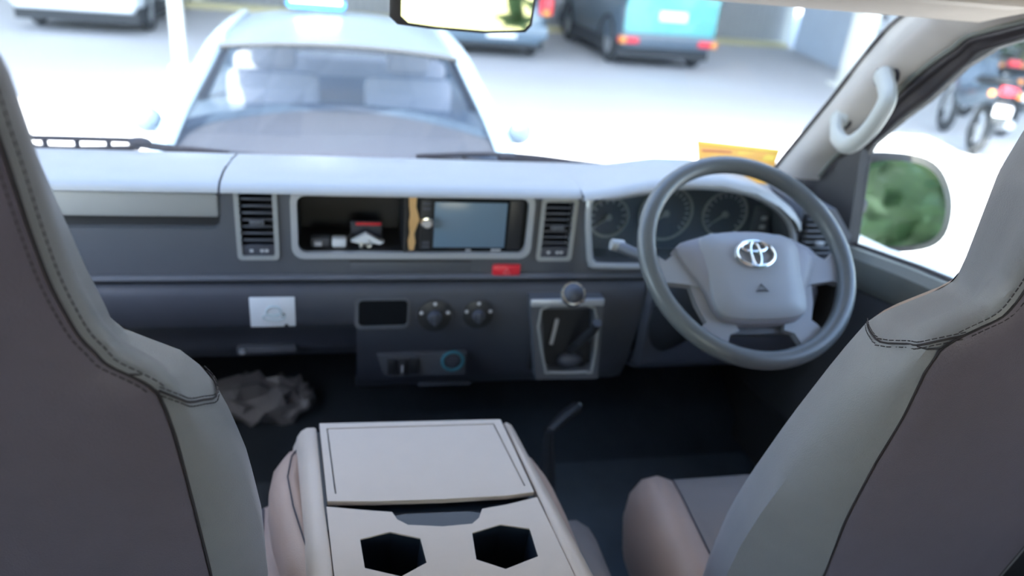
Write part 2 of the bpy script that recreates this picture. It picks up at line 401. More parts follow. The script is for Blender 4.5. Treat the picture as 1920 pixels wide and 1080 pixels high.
# grab handle on the pillar
hp = [at(1572, 222, x=1.012), at(1570, 255, x=.985), at(1590, 272, x=.968), at(1622, 252, x=.962), at(1650, 215, x=.96), at(1664, 185, x=.965), at(1662, 160, x=.985), at(1656, 140, x=1.01)]
t = thing('grab_handle', 'pale grey curved grab handle on the windscreen pillar above the door mirror', 'handle', tuple(hp[0]))
b = MB(); b.tube(smooth_pts(hp, 5), [.014]*5+[.0145]*31, 10, sq=(1, 1.25)); b.build('grip', M_['handle'], t)
for px, py in ((1576, 224), (1660, 145)):
    p = at(px, py, x=1.012); b = MB(); b.disc(p, (-1, -.5, .2), .02, .01, 16, .003); b.build('mount_cap', M_['handle'], t)
    b = MB(); b.disc(p+V((.006, .003, 0)), (-1, -.5, .2), .024, .006, 16); b.build('mount_gap', M_['rubber'], t)

# ------------------------------------------------------------------ dashboard
D = thing('dashboard', 'two-tone grey dashboard below the windscreen with vents, panels and cluster', 'dashboard', (.15, 1.3, 1.2))
DY = 1.30
# top pad
xs = [-.75, -.5, -.208, -.2, .1, .40, .47]
prof = [(1.575, 1.375), (1.54, 1.398), (1.45, 1.412), (1.36, 1.419), (1.305, 1.416), (1.288, 1.409), (1.284, 1.402), (1.30, 1.398)]
b = MB(); b.grid([[(xx, y, z) for y, z in prof] for xx in (-.75, -.48, -.209)]); b.build('airbag_lid', M_['dash'], D, angle=50)
b = MB(); b.grid([[(xx, y, z) for y, z in prof] for xx in (-.205, .1, .3, .44)]); b.build('top_pad', M_['dash'], D, angle=50)
b = MB(); b.grid([[(xx, y, z-.004) for y, z in prof] for xx in (-.211, -.203)]); b.build('pad_seam', M_['black'], D)
# driver side of the pad: hood over the cluster
hood = [(.44, 1.402, 1.416), (.50, 1.412, 1.424), (.56, 1.424, 1.437), (.64, 1.438, 1.452), (.72, 1.437, 1.452), (.79, 1.424, 1.440), (.85, 1.398, 1.416), (.895, 1.366, 1.388), (.912, 1.345, 1.372)]
rows = []
for xx, ze, zt in hood:
    rows.append([(xx, 1.575, 1.375), (xx, 1.54, 1.398), (xx, 1.45, max(1.405, zt-.012) if xx < .9 else 1.40), (xx, 1.36, zt), (xx, 1.30, zt-.001), (xx, 1.278, (ze+zt)/2+.002), (xx, 1.272, ze), (xx, 1.30, ze-.004)])
b = MB(); b.grid(rows); b.build('cluster_hood', M_['dash'], D, angle=50)
# upper fascia with openings
Zt, Zb = 1.402, 1.240
bez = rr(.130, 1.342, .43, .118, .018)
ven1 = rr(-.150, 1.340, .060, .124, .006); ven2 = rr(.402, 1.334, .060, .118, .006)
clus = [(.456, 1.398), (.50, 1.406), (.56, 1.418), (.64, 1.431), (.72, 1.430), (.79, 1.418), (.85, 1.392), (.893, 1.355), (.918, 1.30), (.915, 1.272), (.72, 1.262), (.50, 1.264), (.478, 1.272), (.470, 1.29)]
glove = [(-.74, 1.330), (-.222, 1.330), (-.212, 1.338), (-.208, 1.398), (-.74, 1.398)]
topline = [(.44, 1.402)]+[(h[0], h[1]+.001) for h in hood[1:8]]+[(.93, 1.322)]
fas = [(-.75, Zb), (.99, Zb), (.99, 1.31)]+list(reversed(topline))+[(-.75, Zt)]
b = MB(); b.prism(fas, (0, DY+.02, 0), (1, 0, 0), (0, 0, 1), .02, [bez, ven1, ven2, clus, glove]); b.build('upper_fascia', M_['dashm'], D)
# lip below the fascia, groove, lower strip
b = MB(); b.loft([[(xx, 1.30, 1.243), (xx, 1.294, 1.243), (xx, 1.288, 1.237), (xx, 1.291, 1.232), (xx, 1.32, 1.230)] for xx in (-.75, .2, .99)], caps=False); b.build('fascia_lip', M_['dashm'], D)
b = MB(); b.box((-.75, 1.305, 1.222), (.99, 1.33, 1.236)); b.build('shadow_groove', M_['black'], D)  # black strip stands in for the shade under the overhanging lip
low = [(1.298, 1.226), (1.290, 1.221), (1.283, 1.206), (1.284, 1.148), (1.295, 1.135), (1.33, 1.105), (1.345, 1.07), (1.36, 1.035), (1.42, 1.01), (1.55, 1.0)]
b = MB(); b.grid([[(xx, y, z) for y, z in low] for xx in (-.75, -.4, 0, .022)]); b.build('lower_fascia', M_['dashd'], D, angle=50)
low2 = [(1.298, 1.226), (1.290, 1.221), (1.284, 1.206), (1.288, 1.14), (1.30, 1.07), (1.32, 1.01), (1.34, .97), (1.38, .94), (1.45, .90), (1.55, .86)]
b = MB(); b.grid([[(xx, y, z) for y, z in low2] for xx in (.022, .2, .36, .60)]); b.build('centre_stack', M_['dashd'], D, angle=50)
kn = [(1.298, 1.226), (1.285, 1.221), (1.272, 1.206), (1.268, 1.10), (1.272, 1.045), (1.282, 1.025), (1.31, 1.01), (1.40, 1.0)]
b = MB(); b.grid([[(xx, y+(.02 if k in (0,) else 0), z) for y, z in kn] for k, xx in enumerate((.602, .612, .8, .99))]); b.build('knee_panel', M_['dashd'], D, angle=50)
# glove lid and its finger ledge
b = MB(); b.box((-.74, 1.296, 1.353), (-.212, 1.33, 1.397), .004); b.build('glove_lid', M_['dash'], D)
b = MB(); b.box((-.74, 1.318, 1.329), (-.212, 1.335, 1.354)); b.build('finger_recess', M_['black'], D)  # black strip puts the recess's shadow line into the colour
b = MB(); b.box((.012, 1.2985, 1.247), (.235, 1.31, 1.267), .001); b.build('ashtray_lid', M_['dashm'], D)
b = MB(); b.box((.010, 1.2995, 1.266), (.237, 1.3015, 1.2695)); b.build('ashtray_gap', M_['black'], D)
hz = MB(); hz.box((.281, 1.292, 1.237), (.336, 1.31, 1.262), .003); hz = hz.build('hazard_button', M_['red'], D)
b = MB(); b.tube([(.3085+.0075*math.sin(a), 1.2912, 1.248+.0075*math.cos(a)) for a in (0, 2*PI/3, 4*PI/3)], .0012, 5, True); b.build('triangle_mark', M_['pink'], hz)

def vent(c, w, h, name='air_vent', n=8, tabk=4):
    fr = MB(); cx, cz = c
    fr.prism(rr(cx, cz, w+.012, h+.012, .008), (0, DY+.002, 0), (1, 0, 0), (0, 0, 1), .006, [rr(cx, cz, w-.004, h-.004, .004)], .0015)
    v_ = fr.build(name, M_['dash'], D)
    b = MB(); b.box((cx-w/2, DY+.03, cz-h/2), (cx+w/2, DY+.035, cz+h/2)); b.build('vent_well', M_['black'], v_)
    zt = cz+h/2-.006; zb = cz-h/2+.028; st = (zt-zb)/(n-1)
    for k in range(n):
        z = zt-st*k; s = MB()
        s.box((cx-w/2+.001, DY+.000, z-.0025), (cx+w/2-.001, DY+.02, z+.0025), .001, Matrix.Rotation(R(-22), 3, 'X')); s.build('slat', M_['dashd'], v_)
    z = zt-st*tabk
    b = MB(); b.box((cx-.012, DY-.008, z-.005), (cx+.012, DY+.006, z+.005), .002); b.build('vent_tab', M_['dashm'], v_)
    b = MB(); b.box((cx-w/2+.001, DY-.001, cz-h/2+.001), (cx+w/2-.001, DY+.015, cz-h/2+.022), .002); b.build('shut_off_bar', M_['dashd'], v_)
    b = MB()
    for q in (-.012, .006, .014): b.box((cx+q-.003, DY-.0022, cz-h/2+.009), (cx+q+.003, DY-.0008, cz-h/2+.014))
    b.build('vent_mark', M_['icon'], v_)
    return v_
vent((-.150, 1.340), .060, .124)
vent((.402, 1.334), .060, .118)
# far right vent, partly hidden by the wheel
b = MB(); b.prism([(.918, 1.245), (1.045, 1.245), (1.045, 1.33), (.992, 1.388), (.914, 1.392)], (0, 1.56, 0), (1, 0, 0), (0, 0, 1), .272, bev=.006); b.build('end_pod', M_['dashm'], D)
fr = MB(); fr.prism([(.926, 1.262), (1.0, 1.262), (1.0, 1.335), (.975, 1.376), (.923, 1.378)], (0, 1.288, 0), (1, 0, 0), (0, 0, 1), .004, bev=.001); v3 = fr.build('air_vent', M_['black'], D)
for k in range(8):
    z = 1.282+k*.0125; xr = 1.0 if z < 1.335 else 1.0-.025*(z-1.335)/.041
    s_ = MB(); s_.box((.927, 1.270, z-.0024), (xr-.004, 1.284, z+.0024), .001, Matrix.Rotation(R(-20), 3, 'X')); s_.build('slat', M_['dashm'], v3)
b = MB(); b.box((.950, 1.263, 1.316), (.968, 1.274, 1.325), .002); b.build('vent_tab', M_['silver'], v3)
# silver bezel round the pocket and stereo
b = MB(); b.prism(rr(.130, 1.342, .444, .132, .022), (0, DY+.004, 0), (1, 0, 0), (0, 0, 1), .012, [rr(.130, 1.342, .422, .110, .015)], .003); b.build('radio_bezel', M_['silver'], D)
# storage pocket: open box behind the bezel
x0, x1, z0, z1 = -.083, .108, 1.286, 1.399
pk = MB()
pk.box((x0, DY+.13, z0), (x1, DY+.135, z1)); pk.box((x0, DY+.004, z0-.004), (x1, DY+.135, z0)); pk.box((x0, DY+.004, z1), (x1, DY+.135, z1+.003))
pk.box((x0-.004, DY+.004, z0), (x0, DY+.135, z1)); pk.box((x1, DY-.002, z0), (x1+.006, DY+.135, z1)); pk.build('storage_pocket', M_['black'], D)
b = MB(); b.box((x1+.006, DY+.02, z0), (.345, DY+.025, z1)); b.build('radio_well', M_['black'], D)
# white sticker
st = MB(); st.box((-.170, 1.2815, 1.143), (-.090, 1.2845, 1.204), .001); st = st.build('notice_sticker', M_['white'])
tag(st, 'white rectangular notice sticker with a faint round emblem on lower dash', 'sticker')
b = MB(); b.tube([(-.128+.013*math.cos(a*PI/10), 1.2812, 1.175+.011*math.sin(a*PI/10)) for a in range(20)], .0022, 5, True); b.tube([(-.128+.02*math.cos(a*PI/10), 1.2812, 1.163+.006*math.sin(a*PI/10)) for a in range(20)], .0018, 5, True); b.build('round_emblem', M_['grey'], st)
b = MB(); b.disc((-.1115, 1.2818, 1.167), (0, -1, 0), .0042, .001, 12); b.disc((-.1065, 1.2818, 1.1445), (0, -1, 0), .004, .001, 12); b.build('dark_spot', M_['black'], st)
# lower glove-box handle
b = MB(); b.box((-.205, 1.328, 1.058), (-.095, 1.36, 1.072), .003); gh = b.build('glove_box_handle', M_['dashm'], D)
b = MB(); b.disc((-.195, 1.328, 1.065), (0, -1, 0), .006, .004, 14); b.build('lock_barrel', M_['silver'], gh)
# climate row: blank slot, two knobs
b = MB(); b.prism(rr(.070, 1.166, .104, .066, .012), (0, 1.288, 0), (1, 0, 0), (0, 0, 1), .006, [rr(.072, 1.167, .092, .054, .008)], .001); sp = b.build('blank_slot', M_['dashm'], D)
b = MB(); b.box((.026, 1.2835, 1.140), (.118, 1.290, 1.194)); b.build('slot_well', M_['gloss'], sp)
for (cx, cz, r_) in ((.170, 1.160, .034), (.256, 1.162, .031)):
    b = MB(); b.disc((cx, 1.290, cz), (0, -1, .05), r_, .012, 32, .002); kb = b.build('climate_dial', M_['black'], D)
    b = MB(); b.disc((cx, 1.279, cz), (0, -1, .05), r_*.42, .014, 28, .003, r_*.37); b.box((cx-.003, 1.260, cz-r_*.38), (cx+.003, 1.268, cz+r_*.38), .002); b.build('knob', M_['dashd'], kb)
    for k in range(5):
        a = R(90+72*k); b = MB(); b.disc((cx+r_*.8*math.cos(a), 1.2785, cz+r_*.8*math.sin(a)), (0, -1, .05), .0036, .001, 10); b.build('dial_mark', M_['icon'], kb)
# lower switch bank and lighter socket
b = MB(); b.prism([(.062, 1.070), (.24, 1.070), (.24, 1.020), (.085, 1.020), (.075, 1.026)], (0, 1.30, 0), (1, 0, 0), (0, 0, 1), .012, bev=.002); sb = b.build('switch_bank', M_['dashm'], D)
for cx in (.090, .112, .134): 
    b = MB(); b.box((cx-.009, 1.281, 1.028), (cx+.009, 1.290, 1.062), .002); b.build('switch', M_['black'], sb)
b = MB(); b.box((.109, 1.279, 1.034), (.1125, 1.282, 1.050)); b.build('switch_mark', M_['icon'], sb)
b = MB(); b.tube([(.212+.021*math.cos(a*PI/14), 1.285, 1.054+.021*math.sin(a*PI/14)) for a in range(28)], .003, 8, True); lr = b.build('lighter_ring', M_['teal'], D)
b = MB(); b.disc((.212, 1.296, 1.054), (0, -1, 0), .018, .012, 24, .002); b.disc((.212, 1.284, 1.054), (0, -1, 0), .009, .004, 18); b.build('lighter_plug', M_['dashd'], lr)
b = MB(); b.box((.15, 1.33, .966), (.26, 1.345, .972), .001); b.build('lower_edge_strip', M_['dashm'], D)

# instrument cluster: frame, panel, dials, lens
b = MB()
fr_pts = [V((x, 1.286, z)) for x, z in clus]
b.tube(smooth_pts(fr_pts, 4, True), .0065, 8, True); cl = b.build('instrument_cluster', M_['silver'], D)
b = MB(); b.prism([(x, z) for x, z in clus], (0, 1.375, 0), (1, 0, 0), (0, 0, 1), .004); b.build('gauge_panel', M_['gauge'], cl)
n_ = len(clus); ctr = (.69, 1.34)
b = MB(); b.loft([[(x, DY+.003, z) for x, z in clus], [(ctr[0]+(x-ctr[0])*.97, 1.372, ctr[1]+(z-ctr[1])*.96) for x, z in clus]], caps=False); b.build('shroud', M_['dashm'], cl)
for cx, cz, r_, nt_ in ((.530, 1.335, .042, 12), (.655, 1.345, .058, 20), (.79, 1.345, .050, 16)):
    b = MB(); b.tube([(cx+r_*math.cos(a*PI/18), 1.369, cz+r_*math.sin(a*PI/18)) for a in range(36)], .003, 6, True); b.build('dial_ring', M_['dash'], cl)
    b = MB()
    for k in range(nt_):
        a = R(220-260*k/(nt_-1)); p = V((cx+r_*.82*math.cos(a), 1.3695, cz+r_*.82*math.sin(a)))
        b.box(p-V((.004, .0005, .0012)), p+V((.004, .0005, .0012)), 0, Matrix.Rotation(-a, 3, 'Y'))
    b.build('dial_tick', M_['icon'], cl)
    b = MB(); a = R(215); b.tube([(cx, 1.367, cz), (cx+r_*.75*math.cos(a), 1.367, cz+r_*.75*math.sin(a))], [.0025, .0012], 6); b.disc((cx, 1.370, cz), (0, -1, 0), .007, .005, 16); b.build('needle', M_['dash'], cl)
b = MB(); b.disc((.612, 1.369, 1.318), (0, -1, 0), .008, .002, 14); b.build('warning_lamp', M_['red'], cl)
b = MB(); b.box((.855, 1.35, 1.285), (.888, 1.372, 1.365), .003); b.build('warning_light_column', M_['dashm'], cl)
b = MB()
for k in range(3): b.box((.865, 1.3485, 1.30+.02*k), (.879, 1.3505, 1.309+.02*k), .001)
b.build('warning_icon', M_['icon'], cl)
b = MB(); b.prism([(ctr[0]+(x-ctr[0])*.985, ctr[1]+(z-ctr[1])*.98) for x, z in clus], (0, 1.325, 0), (1, 0, 0), (0, 0, 1), .002); b.build('cluster_lens', M_['glass'], cl, smooth=False)

# ------------------------------------------------------------------ gear selector
G = thing('gear_selector', 'gear selector with ringed round knob over a grey framed gate', 'gear selector', (.44, 1.28, 1.02))
quad = [(.350, 1.208), (.500, 1.206), (.522, 1.018), (.385, 1.022)]
quad = [(.352, 1.207), (.503, 1.206), (.515, 1.018), (.382, 1.022)]
inn = [(.376, 1.184), (.486, 1.184), (.500, 1.046), (.486, 1.036), (.412, 1.038), (.398, 1.05)]
b = MB(); b.prism(quad, (0, 1.285, 0), (1, 0, 0), (0, 0, 1), .03, [inn], .004); b.build('gate_frame', M_['dashm'], G)
b = MB(); b.box((.352, 1.249, 1.192), (.503, 1.258, 1.207), .003); b.build('frame_top_bar', M_['silver'], G)
b = MB(); b.tube(smooth_pts([(x, 1.256, z) for x, z in inn], 3, True), .0028, 6, True); b.build('gate_edge', M_['dash'], G)
b = MB(); b.box((.37, 1.282, 1.03), (.51, 1.287, 1.19)); b.build('gate_plate', M_['black'], G)
b = MB(); b.box((.412, 1.276, 1.09), (.419, 1.283, 1.150), .001, Matrix.Rotation(R(6), 3, 'Y')); b.build('position_scale', M_['icon'], G)
b = MB(); b.tube([(.455, 1.29, 1.065), (.463, 1.25, 1.11), (.468, 1.20, 1.165), (.468, 1.185, 1.19)], [.011, .010, .009, .009], 10); b.build('lever', M_['black'], G)
b = MB(); b.ball((.455, 1.275, 1.055), .022, 2, (1.3, .6, .8)); b.build('lever_boot', M_['dashd'], G)
kc = at(1074, 553, y=1.175)
b = MB(); b.ball(kc, .0215, 3, (1, 1, 1.05)); b.build('gear_knob', M_['dashd'], G)
vd = (CAM-kc).normalized()
vd = V((-.15, -.75, .65)).normalized(); u = vd.orthogonal().normalized(); w2 = vd.cross(u)
b = MB(); b.tube([kc+vd*.008+(u*math.cos(a*PI/12)+w2*math.sin(a*PI/12))*.0195 for a in range(24)], .0035, 8, True); b.build('knob_ring', M_['chrome'], G)
b = MB(); b.box(kc+V((.014, -.012, -.013)), kc+V((.022, 0, .003)), .002); b.build('lock_button', M_['chrome'], G)

# ------------------------------------------------------------------ car stereo in the right half of the bezel
S = thing('car_stereo', 'black double-height car stereo with blue-grey screen in the silver bezel', 'car stereo', (.235, 1.3, 1.29))
b = MB(); b.prism(rr(.234, 1.342, .200, .108, .006), (0, DY+.018, 0), (1, 0, 0), (0, 0, 1), .018, bev=.002); b.build('stereo_body', M_['gloss'], S)
b = MB(); b.box((.1635, 1.2985, 1.2965), (.3005, 1.301, 1.3865), .001); b.build('screen', M_['screen'], S)
b = MB(); b.box((.305, 1.2975, 1.293), (.332, 1.302, 1.392), .002); b.build('side_bezel', M_['black'], S)
b = MB(); b.box((.138, 1.2975, 1.292), (.160, 1.302, 1.391), .002); b.build('key_column', M_['black'], S)
b = MB(); b.disc((.149, 1.2985, 1.350), (0, -1, 0), .0115, .014, 24, .002); b.disc((.149, 1.285, 1.350), (0, -1, 0), .008, .003, 20); b.build('volume_knob', M_['chrome'], S)
for z in (1.384, 1.374, 1.306, 1.298): 
    b = MB(); b.box((.142, 1.296, z-.003), (.156, 1.299, z+.003), .001); b.build('key', M_['dashd'], S)
b = MB(); b.box((.226, 1.2985, 1.2895), (.236, 1.3002, 1.2925)); b.build('front_mark', M_['icon'], S)
b = MB(); b.box((.275, 1.2985, 1.2895), (.294, 1.3002, 1.293)); b.build('front_mark', M_['icon'], S)
# torn yellow strip between pocket and stereo
pts_l = [(.116, 1.395), (.117, 1.378), (.119, 1.36), (.117, 1.345), (.119, 1.325), (.116, 1.31), (.118, 1.292)]
pts_r = [(.130, 1.395), (.129, 1.378), (.133, 1.365), (.136, 1.352), (.131, 1.338), (.127, 1.325), (.130, 1.308), (.127, 1.292)]
b = MB(); b.prism(pts_l+list(reversed(pts_r)), (0, 1.302, 0), (1, 0, 0), (0, 0, 1), .006, bev=.001)
tag(b.build('torn_foam_strip', M_['wood']), 'ragged yellow-brown strip wedged between pocket and stereo', 'strip')

# odds and ends in the pocket
P0 = 1.2862
def small(name, label, cat, parts):
    o = None
    for i, (nm, m, fn) in enumerate(parts):
        b = MB(); fn(b)
        if len(parts) == 1: o = b.build(name, m); tag(o, label, cat)
        else:
            if o is None: o = thing(name, label, cat, (.0, 1.33, P0))
            b.build(nm, m, o)
    return o
small('cable_adapter', 'grey cable adapter lying at left in the dash pocket', 'adapter', [('body', M_['dashm'], lambda b: b.box((-.060, 1.325, P0), (-.026, 1.348, P0+.017), .003)), ('plug', M_['icon'], lambda b: b.box((-.054, 1.318, P0+.004), (-.040, 1.326, P0+.012), .001))])
small('white_plug', 'small white plug in the middle of the dash pocket', 'plug', [('body', M_['white'], lambda b: b.box((-.022, 1.32, P0), (.004, 1.342, P0+.018), .004)), ('cable', M_['black'], lambda b: b.tube(smooth_pts([(.004, 1.335, P0+.008), (.012, 1.34, P0+.02), (.02, 1.345, P0+.012), (.03, 1.34, P0+.004)], 4), .002, 6))])
small('red_card_case', 'dark case with a red edge leaning at the back of the dash pocket', 'case', [('case', M_['dashd'], lambda b: b.box((.012, 1.362, P0), (.072, 1.375, P0+.036), .003)), ('red_edge', M_['red'], lambda b: b.box((.022, 1.359, P0+.030), (.070, 1.364, P0+.036), .001))])
small('white_key_fob', 'white winged key fob with silver key in the dash pocket', 'key fob', [('wings', M_['white'], lambda b: b.prism([(.012, .012), (.026, .020), (.04, .028), (.052, .022), (.064, .014), (.074, .012), (.066, .006), (.05, .009), (.03, .008)], (0, 1.334, P0), (1, 0, 0), (0, 0, 1), .012, bev=.002)), ('key_blade', M_['satin'], lambda b: b.box((.028, 1.316, P0), (.035, 1.334, P0+.012), .001)), ('ring', M_['satin'], lambda b: b.tube([(.045+.006*math.cos(a*PI/6), 1.322, P0+.008+.006*math.sin(a*PI/6)) for a in range(12)], .0015, 5, True))])

# permit card behind the wheel, standing on the cluster hood against the glass
c0, c1, c2, c3 = at(1307, 263, y=1.44), at(1463, 280, y=1.43), at(1440, 345, y=1.35), at(1312, 330, y=1.35)
t = thing('permit_card', 'orange and yellow permit card standing on the dash behind the wheel rim', 'card', tuple(c3))
def quad3(b, a, bb, c, d, th):
    n = (V(bb)-V(a)).cross(V(d)-V(a)).normalized()*th
    b.loft([[V(a), V(bb), V(c), V(d)], [V(a)+n, V(bb)+n, V(c)+n, V(d)+n]])
b = MB(); quad3(b, c0, c1, c2, c3, .0015); b.build('card', M_['orange'], t, smooth=False)
nn = (c1-c0).cross(c3-c0).normalized(); nn = nn if nn.dot(CAM-c0) > 0 else -nn
L_ = lambda s, v: c0.lerp(c1, s).lerp(c3.lerp(c2, s), v)+nn*.0012
b = MB(); quad3(b, L_(.02, .02), L_(.98, .02), L_(.98, .12), L_(.02, .12), .0008); quad3(b, L_(.5, .2), L_(.97, .2), L_(.97, .38), L_(.5, .38), .0008); b.build('yellow_band', M_['yellow'], t, smooth=False)
b = MB(); quad3(b, L_(.05, .25), L_(.42, .22), L_(.42, .27), L_(.05, .31), .0008); b.build('dark_line', M_['redink'], t, smooth=False)

# ------------------------------------------------------------------ steering wheel and column
WC = V((.66, 1.04, 1.388)); el = R(48); WN = V((0, -math.cos(el), math.sin(el))); WA = V((1, 0, 0)); WB = WN.cross(WA)
wp = lambda a, b_, n=0: WC+WA*a+WB*b_+WN*n
W = thing('steering_wheel', 'grey four-spoke steering wheel with round silver emblem on its pad', 'steering wheel', tuple(WC))
b = MB(); b.tube([wp(.1795*math.cos(2*PI*k/72), .1795*math.sin(2*PI*k/72)) for k in range(72)], .0155, 14, True); b.build('rim', M_['wheelg'], W)
def plate(poly, n0, th, nm, m, bev=.004):
    b = MB(); b.prism(poly, wp(0, 0, n0), WA, WB, th, bev=bev); return b.build(nm, m, W)
for sx in (1, -1):
    up_ = [(sx*x, y) for x, y in ((.07, .034), (.10, .026), (.128, .010), (.148, -.004), (.168, .012), (.178, -.01), (.176, -.045), (.162, -.046), (.150, -.042), (.118, -.046), (.100, -.05), (.07, -.05))]
    plate(up_, -.020, .016, 'spoke', M_['spoke'])
    dn = [(sx*x, y) for x, y in ((.05, -.10), (.088, -.105), (.102, -.116), (.112, -.128), (.125, -.128), (.118, -.140), (.095, -.158), (.073, -.165), (.066, -.150), (.058, -.132), (.04, -.126))]
    plate(dn, -.022, .014, 'spoke', M_['spoke'])
    dn2 = [(sx*x, y) for x, y in ((.078, -.04), (.112, -.044), (.106, -.08), (.094, -.112), (.076, -.112))]
    plate(dn2, -.020, .012, 'spoke_web', M_['spoke'], .003)
plate([(-.09, .02), (.09, .02), (.085, -.09), (.06, -.128), (-.06, -.128), (-.085, -.09)], -.035, .015, 'hub_plate', M_['dashm'])
# domed airbag pad
pad = [(-.128, .018), (-.083, .037), (-.04, .046), (.0, .048), (.04, .046), (.083, .035), (.126, .010), (.112, -.030), (.092, -.062), (.082, -.092), (.062, -.113), (0, -.118), (-.062, -.113), (-.082, -.092), (-.09, -.062), (-.108, -.030)]
def ring_(sc, n): return [wp(x*sc, -.03+(y+.03)*sc, n) for x, y in [(p.x, p.y) for p in smooth_pts([(x, y, 0) for x, y in pad], 3, True)]]
b = MB(); b.loft([ring_(1, -.022), ring_(1, -.002), ring_(.975, .004), ring_(.80, .010), ring_(.5, .014), ring_(.2, .016)]); b.build('airbag_pad', M_['pad'], W, angle=50)
cen = [(-.086, .032), (0, .040), (.084, .030), (.084, -.035), (.080, -.092), (.060, -.110), (0, -.114), (-.060, -.110), (-.082, -.092), (-.084, -.035)]
def ring2(sc, n): return [wp(p.x*sc, -.035+(p.y+.035)*sc, n) for p in smooth_pts([(x, y, 0) for x, y in cen], 3, True)]
b = MB(); b.loft([ring2(1, .002), ring2(1, .009), ring2(.97, .0125), ring2(.6, .017), ring2(.2, .018)]); b.build('pad_cover', M_['spoke'], W, angle=50)
def ell(cx, cy, rx, ry, n, r_=.003, seg=40, tilt=0): 
    return [wp(cx+rx*math.cos(2*PI*k/seg), cy+ry*math.sin(2*PI*k/seg), n) for k in range(seg)]
en = .0205
b = MB(); b.tube(ell(.001, -.003, .034, .0225, en), .0034, 8, True); em = b.build('emblem', M_['chrome'], W)
b = MB(); b.tube(ell(.001, .0095, .0225, .0088, en), .0026, 8, True); b.build('emblem_ellipse', M_['chrome'], em)
b = MB(); b.tube(ell(.001, -.0035, .0085, .0215, en+.0005), .0026, 8, True); b.build('emblem_ellipse', M_['chrome'], em)
b = MB(); b.tube([wp(-.008, -.066, .0188), wp(.0, -.056, .0188), wp(.008, -.066, .0188)], .0011, 5, True); b.tube([wp(-.011, -.068, .0186), wp(.011, -.068, .0186)], .0012, 5); b.build('horn_mark', M_['dashm'], W)
CL = thing('steering_column', 'dark steering column with stalks behind the wheel', 'steering column', tuple(WC-WN*.1))
b = MB(); b.tube([WC-WN*.03, WC-WN*.12, WC-WN*.24, WC-WN*.40], [.055, .062, .055, .04], 16); b.build('column_shroud', M_['black'], CL)
sp0 = at(1160, 462, y=1.17)
b = MB(); b.tube([WC-WN*.06+WA*-.04, WC-WN*.055+WA*-.11, sp0], [.007, .0085, .0105], 10); st_ = b.build('indicator_stalk', M_['dashm'], CL)
b = MB(); b.tube([sp0+V((.008, 0, 0)), sp0+V((-.014, .002, .003))], [.0118, .0105], 12); b.build('stalk_tip', M_['dash'], st_)
b = MB(); b.tube([WC-WN*.06+WA*.04, WC-WN*.055+WA*.11, at(1585, 505, y=1.12)], [.007, .0085, .0095], 10); b.build('wiper_stalk', M_['dashm'], CL)

